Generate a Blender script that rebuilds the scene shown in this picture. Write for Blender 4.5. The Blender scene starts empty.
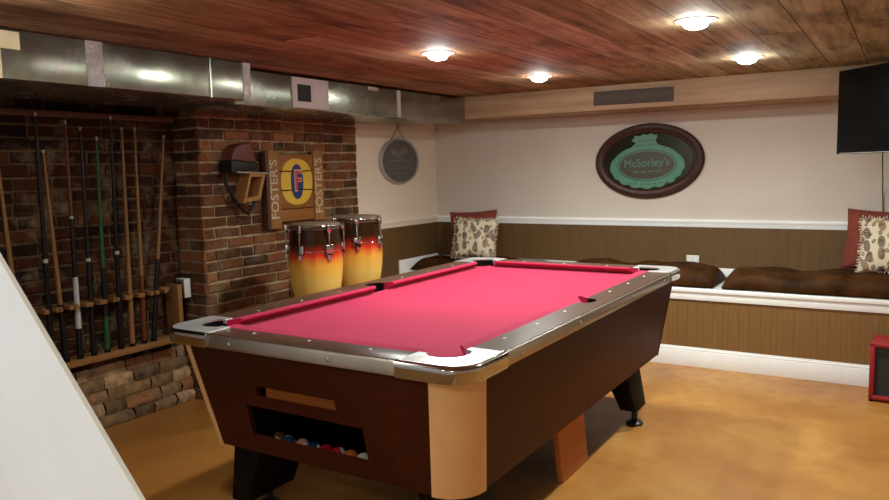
import bpy, bmesh, math, random
from math import sin, cos, pi, radians as R
from mathutils import Vector, Matrix
random.seed(7)
scene = bpy.context.scene
COL = scene.collection

# ------------------------------------------------------------------ materials
def new_mat(name):
    m = bpy.data.materials.new(name); m.use_nodes = True
    nt = m.node_tree; b = nt.nodes['Principled BSDF']
    return m, nt, b
def N(nt, typ, **kw):
    n = nt.nodes.new(typ)
    for k, v in kw.items():
        if k.startswith('i_'):
            key = k[2:]
            n.inputs[int(key) if key.isdigit() else key.replace('_', ' ')].default_value = v
        else: setattr(n, k, v)
    return n
def L(nt, a, b): nt.links.new(a, b)
def math_node(nt, op, a, b=None):
    n = nt.nodes.new('ShaderNodeMath'); n.operation = op
    for i, v in enumerate((a, b)):
        if v is None: continue
        if isinstance(v, (int, float)): n.inputs[i].default_value = v
        else: L(nt, v, n.inputs[i])
    return n.outputs[0]
def ramp(nt, fac, stops):
    r = nt.nodes.new('ShaderNodeValToRGB'); cr = r.color_ramp
    while len(cr.elements) < len(stops): cr.elements.new(.5)
    for e, (p, c) in zip(cr.elements, stops):
        e.position = p; e.color = (*c, 1)
    if fac is not None: L(nt, fac, r.inputs[0])
    return r.outputs[0]
def mixc(nt, fac, a, b, typ='MIX'):
    n = nt.nodes.new('ShaderNodeMix'); n.data_type = 'RGBA'; n.blend_type = typ
    for i, v in ((0, fac), (6, a), (7, b)):
        if isinstance(v, (int, float)): n.inputs[i].default_value = v
        elif isinstance(v, tuple): n.inputs[i].default_value = (*v, 1)
        else: L(nt, v, n.inputs[i])
    return n.outputs[2]
def coords(nt, scale=(1, 1, 1), kind='Object'):
    t = nt.nodes.new('ShaderNodeTexCoord'); mp = nt.nodes.new('ShaderNodeMapping')
    mp.inputs['Scale'].default_value = scale
    L(nt, t.outputs[kind], mp.inputs['Vector'])
    return mp.outputs[0]
def bump(nt, b, h, strength=.3, dist=.01):
    n = nt.nodes.new('ShaderNodeBump'); n.inputs['Strength'].default_value = strength
    n.inputs['Distance'].default_value = dist
    L(nt, h, n.inputs['Height']); L(nt, n.outputs[0], b.inputs['Normal'])
def noise(nt, vec, scale, detail=4, rough=.55):
    n = nt.nodes.new('ShaderNodeTexNoise'); n.inputs['Scale'].default_value = scale
    n.inputs['Detail'].default_value = detail; n.inputs['Roughness'].default_value = rough
    if vec is not None: L(nt, vec, n.inputs['Vector'])
    return n.outputs[0]

def plain(name, col, rough=.5, metal=0, var=.12, nscale=8, bmp=0, sheen=0, coat=0, spec=None):
    m, nt, b = new_mat(name)
    v = coords(nt); f = noise(nt, v, nscale)
    lo = tuple(c * (1 - var) for c in col); hi = tuple(min(1, c * (1 + var)) for c in col)
    L(nt, ramp(nt, f, [(.3, lo), (.7, hi)]), b.inputs['Base Color'])
    b.inputs['Roughness'].default_value = rough; b.inputs['Metallic'].default_value = metal
    if sheen: b.inputs['Sheen Weight'].default_value = sheen
    if coat: b.inputs['Coat Weight'].default_value = coat; b.inputs['Coat Roughness'].default_value = .15
    if spec is not None: b.inputs['Specular IOR Level'].default_value = spec
    if bmp: bump(nt, b, noise(nt, v, nscale * 12), bmp, .003)
    return m
def wood(name, c1, c2, axis=1, rough=.5, fine=30, coat=0, spec=None):
    m, nt, b = new_mat(name)
    s = [fine, fine, fine]; s[axis] = fine * .06
    v = coords(nt, tuple(s)); f = noise(nt, v, 1, 6, .65)
    s2 = [4, 4, 4]; s2[axis] = .8
    f2 = noise(nt, coords(nt, tuple(s2)), 1, 3)
    a = ramp(nt, f, [(.3, c1), (.7, c2)])
    out = mixc(nt, f2, a, tuple(c * .55 for c in c1), 'MIX')
    L(nt, out, b.inputs['Base Color']); b.inputs['Roughness'].default_value = rough
    if coat: b.inputs['Coat Weight'].default_value = coat; b.inputs['Coat Roughness'].default_value = .12
    if spec is not None: b.inputs['Specular IOR Level'].default_value = spec
    bump(nt, b, f, .15, .002)
    return m
M = {}
# room
M['plaster'] = plain('plaster_paint', (.63, .555, .47), .75, var=.03, nscale=3, bmp=.05)
M['plaster_cream'] = plain('cream_plaster_paint', (.80, .68, .53), .75, var=.03, nscale=3, bmp=.05)
M['knee_paint'] = plain('white_stair_paint', (.75, .785, .83), .55, var=.03, nscale=5, bmp=.04)
M['cream_edge'] = plain('cream_edge_paint', (.80, .78, .70), .5, var=.04)
M['white_trim'] = plain('white_trim_paint', (.87, .87, .84), .35, var=.03)
M['dark_void'] = plain('dark_void', (.01, .01, .01), .8)

def m_floor():
    m, nt, b = new_mat('stained_concrete')
    v = coords(nt)
    t2 = nt.nodes.new('ShaderNodeSeparateXYZ'); L(nt, v, t2.inputs[0])
    f1 = noise(nt, v, 1.7, 6, .6); f2 = noise(nt, v, 9, 5, .65); f3 = noise(nt, v, 60, 3)
    c = ramp(nt, f1, [(.28, (.24, .075, .012)), (.46, (.38, .155, .030)), (.60, (.49, .24, .055)), (.78, (.30, .105, .016))])
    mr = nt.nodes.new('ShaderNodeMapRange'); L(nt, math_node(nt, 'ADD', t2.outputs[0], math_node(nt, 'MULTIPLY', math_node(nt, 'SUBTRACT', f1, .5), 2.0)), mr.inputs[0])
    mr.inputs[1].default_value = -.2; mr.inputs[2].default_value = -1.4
    c = mixc(nt, math_node(nt, 'MULTIPLY', mr.outputs[0], .75), c, (.25, .078, .010))     # drum side's darker, redder floor shade, put into the colour
    c = mixc(nt, math_node(nt, 'MULTIPLY', f2, .55), c, (.26, .085, .012))
    c = mixc(nt, math_node(nt, 'MULTIPLY', f3, .25), c, (.50, .27, .065))
    L(nt, c, b.inputs['Base Color'])
    L(nt, ramp(nt, f2, [(.3, (.30,) * 3), (.7, (.48,) * 3)]), b.inputs['Roughness'])
    bump(nt, b, f2, .06, .004)
    return m
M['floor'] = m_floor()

def m_planks(name, along, width, length, stops, seam=.03, grain=1.0):
    """boards whose length runs along axis index `along`; across = the other horizontal axis"""
    m, nt, b = new_mat(name)
    t = nt.nodes.new('ShaderNodeTexCoord'); sx = nt.nodes.new('ShaderNodeSeparateXYZ')
    L(nt, t.outputs['Object'], sx.inputs[0])
    a = sx.outputs[along]; c = sx.outputs[1 - along] if along < 2 else sx.outputs[0]
    cs = math_node(nt, 'DIVIDE', c, width)
    cid = math_node(nt, 'FLOOR', cs); cf = math_node(nt, 'FRACT', cs)
    wn = nt.nodes.new('ShaderNodeTexWhiteNoise'); wn.noise_dimensions = '1D'; L(nt, cid, wn.inputs['W'])
    al = math_node(nt, 'ADD', math_node(nt, 'DIVIDE', a, length), math_node(nt, 'MULTIPLY', wn.outputs[0], 7.3))
    aid = math_node(nt, 'FLOOR', al); af = math_node(nt, 'FRACT', al)
    wn2 = nt.nodes.new('ShaderNodeTexWhiteNoise'); wn2.noise_dimensions = '2D'
    cb = nt.nodes.new('ShaderNodeCombineXYZ'); L(nt, cid, cb.inputs[0]); L(nt, aid, cb.inputs[1])
    L(nt, cb.outputs[0], wn2.inputs['Vector'])
    base = ramp(nt, wn2.outputs[0], stops)
    cb2 = nt.nodes.new('ShaderNodeCombineXYZ')
    L(nt, math_node(nt, 'MULTIPLY', c, 26), cb2.inputs[0])
    L(nt, math_node(nt, 'MULTIPLY', a, 1.8), cb2.inputs[1])
    L(nt, math_node(nt, 'MULTIPLY', wn2.outputs[0], 50), cb2.inputs[2])
    g = noise(nt, cb2.outputs[0], 1, 6, .7)
    cb3 = nt.nodes.new('ShaderNodeCombineXYZ')
    L(nt, math_node(nt, 'MULTIPLY', c, 6), cb3.inputs[0]); L(nt, math_node(nt, 'MULTIPLY', a, 2.2), cb3.inputs[1])
    L(nt, math_node(nt, 'MULTIPLY', wn2.outputs[0], 31), cb3.inputs[2])
    blot = noise(nt, cb3.outputs[0], 1, 4, .6)
    if name.startswith('reclaimed'):
        fx = nt.nodes.new('ShaderNodeMapRange'); L(nt, math_node(nt, 'ADD', cid, math_node(nt, 'MULTIPLY', wn.outputs[0], 3)), fx.inputs[0]); fx.inputs[1].default_value = -1; fx.inputs[2].default_value = 8
        base = mixc(nt, fx.outputs[0], base, mixc(nt, wn2.outputs[0], (.27, .215, .115), (.45, .38, .25)))
    gm = ramp(nt, g, [(.32, (.50, .45, .42)), (.5, (.95, .94, .93)), (.68, (1.3, 1.28, 1.25))])
    col = mixc(nt, grain, base, gm, 'MULTIPLY')
    bm_ = ramp(nt, blot, [(.34, (.40, .36, .34)), (.48, (1, 1, 1)), (.72, (1.3, 1.25, 1.2))])
    col = mixc(nt, .75, col, bm_, 'MULTIPLY')
    e1 = math_node(nt, 'LESS_THAN', cf, seam * .7); e2 = math_node(nt, 'LESS_THAN', af, seam * width / length * .8)
    e = math_node(nt, 'MAXIMUM', e1, e2)
    col = mixc(nt, e, col, (.02, .012, .008))
    L(nt, col, b.inputs['Base Color']); b.inputs['Roughness'].default_value = .8; b.inputs['Specular IOR Level'].default_value = .12
    h = math_node(nt, 'SUBTRACT', math_node(nt, 'MULTIPLY', g, .4), e)
    bump(nt, b, h, .35, .004)
    return m
M['ceiling'] = m_planks('reclaimed_plank_ceiling', 1, .19, 2.5,
    [(0, (.195, .10, .048)), (.3, (.28, .142, .066)), (.55, (.35, .20, .097)), (.8, (.22, .13, .068)), (1, (.41, .28, .165))])
M['beam'] = wood('pale_beam_wood', (.34, .19, .095), (.82, .55, .33), axis=0, rough=.6, fine=14)

def m_stripes(name, c1, c2, freq, amt=.6):
    m, nt, b = new_mat(name)
    t = nt.nodes.new('ShaderNodeTexCoord'); sx = nt.nodes.new('ShaderNodeSeparateXYZ')
    L(nt, t.outputs['Object'], sx.inputs[0])
    s = math_node(nt, 'ADD', sx.outputs[0], sx.outputs[1])
    fr = math_node(nt, 'FRACT', math_node(nt, 'MULTIPLY', s, freq))
    tri = math_node(nt, 'ABSOLUTE', math_node(nt, 'SUBTRACT', fr, .5))
    groove = math_node(nt, 'LESS_THAN', tri, .09)
    f = noise(nt, coords(nt, (30, 30, 3)), 1, 4)
    f2 = noise(nt, coords(nt), 220, 2)
    c = ramp(nt, f, [(.3, c1), (.7, c2)])
    c = mixc(nt, math_node(nt, 'MULTIPLY', groove, amt), c, tuple(x * .45 for x in c1))
    c = mixc(nt, math_node(nt, 'MULTIPLY', f2, .35), c, tuple(x * .6 for x in c1))
    L(nt, c, b.inputs['Base Color']); b.inputs['Roughness'].default_value = .62
    bump(nt, b, math_node(nt, 'SUBTRACT', 1.0, groove), .35, .004)
    return m
M['panel'] = m_stripes('brown_ribbed_panel', (.122, .060, .014), (.158, .078, .020), 24, .12)
M['bench_panel'] = m_stripes('brown_beadboard', (.19, .092, .022), (.24, .118, .03), 30, .3)

def m_brick():
    m, nt, b = new_mat('old_brick')
    at = nt.nodes.new('ShaderNodeAttribute'); at.attribute_name = 'tint'
    v = coords(nt)
    f = noise(nt, v, 26, 6, .7); f2 = noise(nt, v, 7, 5, .65); f3 = noise(nt, v, 120, 3)
    c = mixc(nt, .8, at.outputs[0], ramp(nt, f, [(.25, (.35, .33, .33)), (.5, (1, 1, 1)), (.75, (1.45, 1.35, 1.2))]), 'MULTIPLY')
    sm = ramp(nt, f2, [(.50, (0, 0, 0)), (.68, (.75, .75, .75))])
    c = mixc(nt, sm, c, (.20, .135, .078))
    L(nt, c, b.inputs['Base Color']); b.inputs['Roughness'].default_value = .9
    b.inputs['Specular IOR Level'].default_value = .2
    bump(nt, b, math_node(nt, 'ADD', f, math_node(nt, 'MULTIPLY', f3, .4)), .6, .006)
    return m
M['brick'] = m_brick()
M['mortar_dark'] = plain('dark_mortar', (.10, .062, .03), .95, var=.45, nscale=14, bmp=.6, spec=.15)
M['mortar'] = plain('lime_mortar', (.34, .23, .13), .95, var=.45, nscale=14, bmp=.6, spec=.2)

def m_galv():
    m, nt, b = new_mat('galvanised_steel')
    v = coords(nt); vo = nt.nodes.new('ShaderNodeTexVoronoi'); vo.inputs['Scale'].default_value = 45; L(nt, v, vo.inputs['Vector'])
    f = noise(nt, v, 5, 4)
    c = ramp(nt, f, [(.3, (.25, .25, .19)), (.7, (.38, .38, .31))])
    c = mixc(nt, .15, c, vo.outputs['Color'], 'SOFT_LIGHT')
    L(nt, c, b.inputs['Base Color']); b.inputs['Metallic'].default_value = .85
    L(nt, ramp(nt, f, [(.3, (.20,) * 3), (.7, (.30,) * 3)]), b.inputs['Roughness'])
    bump(nt, b, noise(nt, v, 3.5, 2), .25, .02)
    return m
M['galv'] = m_galv()
def m_foil():
    m, nt, b = new_mat('foil_tape')
    b.inputs['Base Color'].default_value = (.74, .73, .68, 1); b.inputs['Metallic'].default_value = 1
    b.inputs['Roughness'].default_value = .28
    bump(nt, b, noise(nt, coords(nt), 38, 5, .7), 1.0, .02)
    return m
M['foil'] = m_foil()
M['masking'] = plain('masking_tape', (.62, .50, .30), .7, var=.1)
M['register'] = plain('register_paint', (.46, .385, .35), .5, var=.03)
# table
def m_felt():
    m, nt, b = new_mat('crimson_felt')
    v = coords(nt); f = noise(nt, v, 3, 4); f2 = noise(nt, v, 500, 2)
    c = ramp(nt, f, [(.3, (.36, .004, .038)), (.7, (.41, .007, .050))])
    c = mixc(nt, math_node(nt, 'MULTIPLY', f2, .3), c, (.38, .004, .04))
    L(nt, c, b.inputs['Base Color']); b.inputs['Roughness'].default_value = .85
    b.inputs['Sheen Weight'].default_value = .25; b.inputs['Sheen Tint'].default_value = (1, .45, .6, 1)
    b.inputs['Specular IOR Level'].default_value = .2
    bump(nt, b, f2, .1, .001)
    return m
M['felt'] = m_felt()
M['cabinet'] = wood('dark_walnut_laminate', (.060, .0095, .0012), (.082, .0140, .0022), axis=1, rough=.5, fine=40, spec=.15)
M['rail_wood'] = wood('rail_walnut_laminate', (.075, .033, .018), (.125, .060, .035), axis=1, rough=.32, fine=36)
M['tan'] = plain('tan_corner_laminate', (.80, .45, .185), .45, var=.06, nscale=6)
M['chrome'] = plain('polished_chrome', (.52, .51, .48), .12, 1, var=.03)
M['brushed'] = plain('brushed_aluminium', (.48, .42, .33), .34, 1, var=.10, nscale=20)
M['cast'] = plain('satin_corner_casting', (.80, .79, .76), .42, .9, var=.03)
M['rubber'] = plain('black_rubber', (.004, .0035, .003), .75, spec=.12)
M['black_metal'] = plain('black_metal', (.02, .02, .022), .4, .3)
M['ivory'] = plain('ivory_inlay', (.82, .78, .68), .3)
M['slot_wood'] = wood('slot_wood', (.30, .080, .012), (.38, .115, .022), axis=0, rough=.6, spec=.1)
M['black_wood'] = plain('black_painted_wood', (.006, .0035, .002), .6, var=.2, spec=.12)
M['board_wood'] = wood('plain_board_wood', (.60, .20, .055), (.76, .30, .095), axis=1, rough=.65, fine=25, spec=.2)
# rack and cues
M['rack_wood'] = wood('rack_pine', (.27, .115, .035), (.38, .18, .06), axis=1, rough=.65, fine=20, spec=.2)
M['rack_dark'] = wood('rack_dark_pine', (.10, .035, .014), (.14, .05, .02), axis=1, rough=.6, fine=20)
M['cue_tan'] = wood('cue_maple', (.26, .115, .035), (.34, .16, .05), axis=2, rough=.45, spec=.25)
M['cue_red'] = wood('cue_mahogany', (.13, .03, .010), (.18, .045, .015), axis=2, rough=.45, spec=.25)
M['cue_black'] = plain('cue_ebony', (.008, .005, .004), .4, spec=.25)
M['cue_green'] = plain('cue_green_stain', (.020, .075, .018), .45, spec=.25)
M['cue_grey'] = plain('cue_linen_wrap', (.42, .40, .36), .75, var=.2, nscale=150)
M['cue_white'] = plain('cue_white_ferrule', (.38, .33, .25), .5)
# others
M['mirror_wood'] = wood('mahogany_frame', (.050, .018, .010), (.080, .028, .015), axis=0, rough=.45, fine=25, spec=.3)
M['mint'] = plain('mint_green_paint', (.075, .235, .145), .45, var=.1, nscale=20)
M['olive'] = plain('olive_brown_paint', (.050, .042, .020), .4)
M['dark_green'] = plain('dark_green_paint', (.025, .085, .05), .45)
M['tin_rim'] = plain('grey_tin', (.46, .44, .40), .45, .4)
M['tin_face'] = plain('dark_grey_tin', (.135, .125, .115), .5, .3, var=.25, nscale=30)
M['tin_relief'] = plain('mid_grey_tin', (.20, .19, .175), .5, .3)
M['wire'] = plain('dark_wire', (.12, .09, .07), .5, .6)
M['sign_slat'] = wood('sign_stained_slat', (.30, .11, .022), (.42, .17, .038), axis=1, rough=.5, spec=.25)
M['sign_side'] = wood('sign_pine_side', (.38, .165, .045), (.48, .23, .07), axis=2, rough=.5, spec=.25)
M['yellow'] = plain('yellow_enamel', (.72, .44, .04), .4, var=.06)
M['navy'] = plain('navy_enamel', (.02, .03, .14), .4)
M['red'] = plain('red_enamel', (.62, .03, .03), .4)
M['white_paint'] = plain('cream_lettering', (.56, .42, .27), .5)
M['leather'] = plain('red_brown_leather', (.13, .035, .018), .55, var=.25, nscale=12)
M['old_iron'] = plain('blackened_iron', (.018, .015, .013), .5, .5)
M['steel'] = plain('worn_steel', (.5, .47, .42), .35, .9)
M['velvet'] = plain('chocolate_velvet', (.048, .0165, .003), .55, var=.6, nscale=9, bmp=.5, spec=.08)
M['maroon'] = plain('maroon_plush', (.19, .032, .018), .85, var=.25, nscale=25, bmp=.4)
M['fringe'] = plain('cream_fringe', (.66, .57, .45), .8, var=.15, nscale=40)
M['screen'] = plain('tv_black_glass', (.003, .003, .003), .35, spec=.15)
M['bezel'] = plain('tv_black_plastic', (.004, .004, .004), .5, spec=.15)
M['amp_red'] = plain('red_tolex', (.27, .007, .010), .5, var=.12, nscale=40, bmp=.2)
M['grille'] = plain('black_grille_cloth', (.018, .016, .016), .8, var=.4, nscale=90)
M['outlet'] = plain('ivory_plastic', (.78, .74, .66), .35, var=.02)
M['box_shade'] = plain('shaded_box_face', (.22, .21, .18), .5, .6)
M['plaque'] = wood('weathered_grey_wood', (.085, .060, .042), (.15, .11, .08), axis=0, rough=.8, fine=30)
M['skin'] = plain('drum_skin', (.11, .066, .034), .65, var=.2)
def m_print():
    m, nt, b = new_mat('fern_print_cotton')
    t = nt.nodes.new('ShaderNodeTexCoord'); mp = nt.nodes.new('ShaderNodeMapping')
    L(nt, t.outputs['Object'], mp.inputs[0]); v = mp.outputs[0]
    # fern sprigs, one per cell, each at its own angle
    sx = nt.nodes.new('ShaderNodeSeparateXYZ'); L(nt, v, sx.inputs[0])
    cb = nt.nodes.new('ShaderNodeCombineXYZ'); L(nt, sx.outputs[0], cb.inputs[0]); L(nt, sx.outputs[2], cb.inputs[1])
    def layer(scale, hw, hl, off, freq):
        ad = nt.nodes.new('ShaderNodeVectorMath'); ad.operation = 'ADD'; ad.inputs[1].default_value = off; L(nt, cb.outputs[0], ad.inputs[0])
        vo = nt.nodes.new('ShaderNodeTexVoronoi'); vo.voronoi_dimensions = '2D'; vo.inputs['Scale'].default_value = scale; vo.inputs['Randomness'].default_value = .7; L(nt, ad.outputs[0], vo.inputs['Vector'])
        sb = nt.nodes.new('ShaderNodeVectorMath'); sb.operation = 'SUBTRACT'; L(nt, ad.outputs[0], sb.inputs[0]); L(nt, vo.outputs['Position'], sb.inputs[1])
        ro = nt.nodes.new('ShaderNodeVectorRotate'); ro.rotation_type = 'Z_AXIS'; L(nt, sb.outputs[0], ro.inputs['Vector'])
        sc = nt.nodes.new('ShaderNodeSeparateColor'); L(nt, vo.outputs['Color'], sc.inputs[0])
        L(nt, math_node(nt, 'MULTIPLY', math_node(nt, 'SUBTRACT', sc.outputs[0], .5), 1.6), ro.inputs['Angle'])
        q = nt.nodes.new('ShaderNodeSeparateXYZ'); L(nt, ro.outputs[0], q.inputs[0])
        ax = math_node(nt, 'ABSOLUTE', q.outputs[0])
        e1 = math_node(nt, 'POWER', math_node(nt, 'DIVIDE', q.outputs[0], hw), 2); e2 = math_node(nt, 'POWER', math_node(nt, 'DIVIDE', q.outputs[1], hl), 2)
        ins = math_node(nt, 'LESS_THAN', math_node(nt, 'ADD', e1, e2), 1.0)
        fr = math_node(nt, 'FRACT', math_node(nt, 'MULTIPLY', math_node(nt, 'SUBTRACT', q.outputs[1], math_node(nt, 'MULTIPLY', ax, .7)), freq))
        lf = math_node(nt, 'LESS_THAN', fr, .74)
        return math_node(nt, 'MULTIPLY', ins, lf), sc.outputs[1]
    m1, r1 = layer(12, .022, .040, (.013, .02, 0), 85)
    m2, r2_ = layer(19, .012, .014, (.41, .33, 0), 60)
    c = mixc(nt, m2, (.66, .56, .40), ramp(nt, r2_, [(.3, (.30, .17, .06)), (.6, (.13, .075, .04))]))
    c = mixc(nt, m1, c, ramp(nt, r1, [(.2, (.030, .016, .009)), (.55, (.065, .034, .016)), (.85, (.20, .09, .03))]))
    L(nt, c, b.inputs['Base Color']); b.inputs['Roughness'].default_value = .85
    bump(nt, b, noise(nt, v, 300, 2), .2, .001)
    return m
M['print'] = m_print()
def m_burst():
    m, nt, b = new_mat('sunburst_stave_finish')
    t = nt.nodes.new('ShaderNodeTexCoord'); sx = nt.nodes.new('ShaderNodeSeparateXYZ'); L(nt, t.outputs['Object'], sx.inputs[0])
    f = noise(nt, coords(nt, (18, 18, 2)), 1, 4)
    z = math_node(nt, 'ADD', sx.outputs[2], math_node(nt, 'MULTIPLY', math_node(nt, 'SUBTRACT', f, .5), .05))
    c = ramp(nt, math_node(nt, 'DIVIDE', z, .75), [(.0, (.16, .03, .01)), (.22, (.72, .36, .06)), (.56, (.88, .52, .12)), (.69, (.80, .36, .05)),
                                                (.765, (.60, .028, .014)), (.815, (.20, .008, .006)), (.855, (.010, .003, .002)), (1, (.006, .003, .002))])
    c = mixc(nt, math_node(nt, 'MULTIPLY', f, .25), c, (.15, .06, .01))
    L(nt, c, b.inputs['Base Color']); b.inputs['Roughness'].default_value = .2
    b.inputs['Specular IOR Level'].default_value = .12
    return m
M['burst'] = m_burst()
def m_mirror():
    m, nt, b = new_mat('dark_mirror_glass')
    b.inputs['Base Color'].default_value = (.055, .065, .045, 1)
    b.inputs['Roughness'].default_value = .08; b.inputs['Metallic'].default_value = .35
    v = coords(nt); f = noise(nt, v, 6, 3)
    L(nt, ramp(nt, f, [(.3, (.014, .022, .012)), (.7, (.035, .032, .016))]), b.inputs['Base Color'])
    return m
M['mirror'] = m_mirror()
def m_emit(name, col, s):
    m, nt, b = new_mat(name)
    b.inputs['Base Color'].default_value = (.9, .9, .88, 1)
    b.inputs['Emission Color'].default_value = (*col, 1); b.inputs['Emission Strength'].default_value = s
    return m
M['bulb'] = m_emit('warm_bulb', (1.0, 1.06, 1.03), 240)
M['bulb_glow'] = m_emit('ceiling_glow_bulb', (1.0, 1.05, 1.02), 380)
M['bulb_glass'] = m_emit('frosted_bulb_side', (1.0, .965, .90), 14)
M['can_trim'] = plain('light_trim_white', (.75, .73, .70), .4)
def m_ball(name, col, stripe):
    m, nt, b = new_mat(name)
    t = nt.nodes.new('ShaderNodeTexCoord'); sx = nt.nodes.new('ShaderNodeSeparateXYZ'); L(nt, t.outputs['Object'], sx.inputs[0])
    band = math_node(nt, 'LESS_THAN', math_node(nt, 'ABSOLUTE', sx.outputs[2]), .014)
    ax = math_node(nt, 'MAXIMUM', math_node(nt, 'ABSOLUTE', sx.outputs[1]), math_node(nt, 'ABSOLUTE', sx.outputs[2]))
    dot = math_node(nt, 'LESS_THAN', ax, .007)
    w = (.80, .74, .62)
    c = mixc(nt, band, w, col) if stripe else mixc(nt, 0.0, col, w)
    if col != w: c = mixc(nt, dot, c, w)
    L(nt, c, b.inputs['Base Color']); b.inputs['Roughness'].default_value = .12
    b.inputs['Coat Weight'].default_value = .5
    return m

# ------------------------------------------------------------------ mesh building
class MB:
    def __init__(s): s.bm = bmesh.new()
    def face(s, pts, mi=0):
        f = s.bm.faces.new([s.bm.verts.new(p) for p in pts]); f.material_index = mi; return f
    def box(s, x0, x1, y0, y1, z0, z1, bev=0, mat=None, mi=0, seg=2):
        vs = [s.bm.verts.new((x, y, z)) for x in (x0, x1) for y in (y0, y1) for z in (z0, z1)]
        fs = [s.bm.faces.new([vs[i] for i in q]) for q in ((0, 1, 3, 2), (4, 6, 7, 5), (0, 4, 5, 1), (2, 3, 7, 6), (0, 2, 6, 4), (1, 5, 7, 3))]
        for f in fs: f.material_index = mi
        if bev:
            es = {e for f in fs for e in f.edges}
            r = bmesh.ops.bevel(s.bm, geom=list(es), offset=bev, segments=seg, affect='EDGES', profile=.5)
            vs = list({v for f in r['faces'] for v in f.verts} | {v for v in vs if v.is_valid})
            for f in r['faces']: f.material_index = mi
        if mat is not None: bmesh.ops.transform(s.bm, matrix=mat, verts=vs)
        return vs
    def hexa(s, bot, top, bev=0):
        b = [s.bm.verts.new(p) for p in bot]; t = [s.bm.verts.new(p) for p in top]; n = len(b)
        fs = [s.bm.faces.new(b[::-1]), s.bm.faces.new(t)]
        fs += [s.bm.faces.new([b[i], b[(i + 1) % n], t[(i + 1) % n], t[i]]) for i in range(n)]
        if bev:
            es = {e for f in fs for e in f.edges}
            bmesh.ops.bevel(s.bm, geom=list(es), offset=bev, segments=2, affect='EDGES', profile=.5)
    def prism(s, poly, z0, z1, bev=0, axis='z'):
        """polygon in the two other axes, extruded along `axis` from z0 to z1"""
        def P(a, b, c):
            return {'z': (a, b, c), 'x': (c, a, b), 'y': (a, c, b)}[axis]
        b = [P(p[0], p[1], z0) for p in poly]; t = [P(p[0], p[1], z1) for p in poly]
        bv = [s.bm.verts.new(p) for p in b]; tv = [s.bm.verts.new(p) for p in t]; n = len(b)
        f0 = s.bm.faces.new(bv[::-1]); f1 = s.bm.faces.new(tv)
        fs = [f0, f1] + [s.bm.faces.new([bv[i], bv[(i + 1) % n], tv[(i + 1) % n], tv[i]]) for i in range(n)]
        if bev:
            bmesh.ops.bevel(s.bm, geom=list(f1.edges), offset=bev, segments=2, affect='EDGES', profile=.5)
        return fs
    def lathe(s, prof, n=32, c=(0, 0, 0), cap0=True, cap1=True, sx=1, sy=1, M4=None):
        rings = []
        allv = []
        for r, z in prof:
            ring = [s.bm.verts.new((c[0] + sx * r * cos(2 * pi * i / n), c[1] + sy * r * sin(2 * pi * i / n), c[2] + z)) for i in range(n)]
            rings.append(ring); allv += ring
        for a, b in zip(rings, rings[1:]):
            for i in range(n): s.bm.faces.new([a[i], a[(i + 1) % n], b[(i + 1) % n], b[i]])
        if cap0: s.bm.faces.new(rings[0][::-1])
        if cap1: s.bm.faces.new(rings[-1])
        if M4 is not None: bmesh.ops.transform(s.bm, matrix=M4, verts=allv)
    def tube(s, pts, r, n=10, closed=False):
        pts = [Vector(p) for p in pts]; m = len(pts)
        rs = r if isinstance(r, (list, tuple)) else [r] * m
        rings = []; up = Vector((0, 0, 1))
        prev = None
        for i, p in enumerate(pts):
            a = pts[(i - 1) % m] if (i > 0 or closed) else p
            b = pts[(i + 1) % m] if (i < m - 1 or closed) else p
            t = (b - a).normalized()
            u = prev if prev is not None else (up if abs(t.z) < .9 else Vector((1, 0, 0)))
            u = (u - t * u.dot(t)).normalized(); prev = u; w = t.cross(u)
            rings.append([s.bm.verts.new(p + (u * cos(2 * pi * k / n) + w * sin(2 * pi * k / n)) * rs[i]) for k in range(n)])
        rng = range(m if closed else m - 1)
        for i in rng:
            a, b = rings[i], rings[(i + 1) % m]
            for k in range(n): s.bm.faces.new([a[k], a[(k + 1) % n], b[(k + 1) % n], b[k]])
        if not closed:
            s.bm.faces.new(rings[0][::-1]); s.bm.faces.new(rings[-1])
    def build(s, name, mats, parent=None, smooth=True, angle=35, at=None):
        bmesh.ops.recalc_face_normals(s.bm, faces=s.bm.faces[:])
        me = bpy.data.meshes.new(name)
        if at is not None: bmesh.ops.translate(s.bm, vec=(-at[0], -at[1], -at[2]), verts=s.bm.verts[:])
        s.bm.to_mesh(me); s.bm.free()
        for m in (mats if isinstance(mats, (list, tuple)) else [mats]): me.materials.append(M[m] if isinstance(m, str) else m)
        if smooth:
            me.shade_smooth(); me.set_sharp_from_angle(angle=R(angle))
        o = bpy.data.objects.new(name, me); COL.objects.link(o)
        if at is not None: o.location = at
        if parent is not None: o.parent = parent
        return o
def thing(name, label, cat, loc=(0, 0, 0), rz=0, group=None, rot=None):
    o = bpy.data.objects.new(name, None); COL.objects.link(o)
    o.empty_display_size = .1; o.location = loc; o.rotation_euler = rot if rot else (0, 0, rz)
    o['label'] = label; o['category'] = cat
    if group: o['group'] = group
    return o
def tag(o, label, cat, group=None):
    o['label'] = label; o['category'] = cat
    if group: o['group'] = group
    return o
def struct(o, label, cat):
    o['kind'] = 'structure'; o['label'] = label; o['category'] = cat; return o
def copy_tree(o, parent=None):
    c = o.copy(); COL.objects.link(c)
    if parent is not None: c.parent = parent
    for ch in list(o.children): copy_tree(ch, c)
    return c
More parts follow.
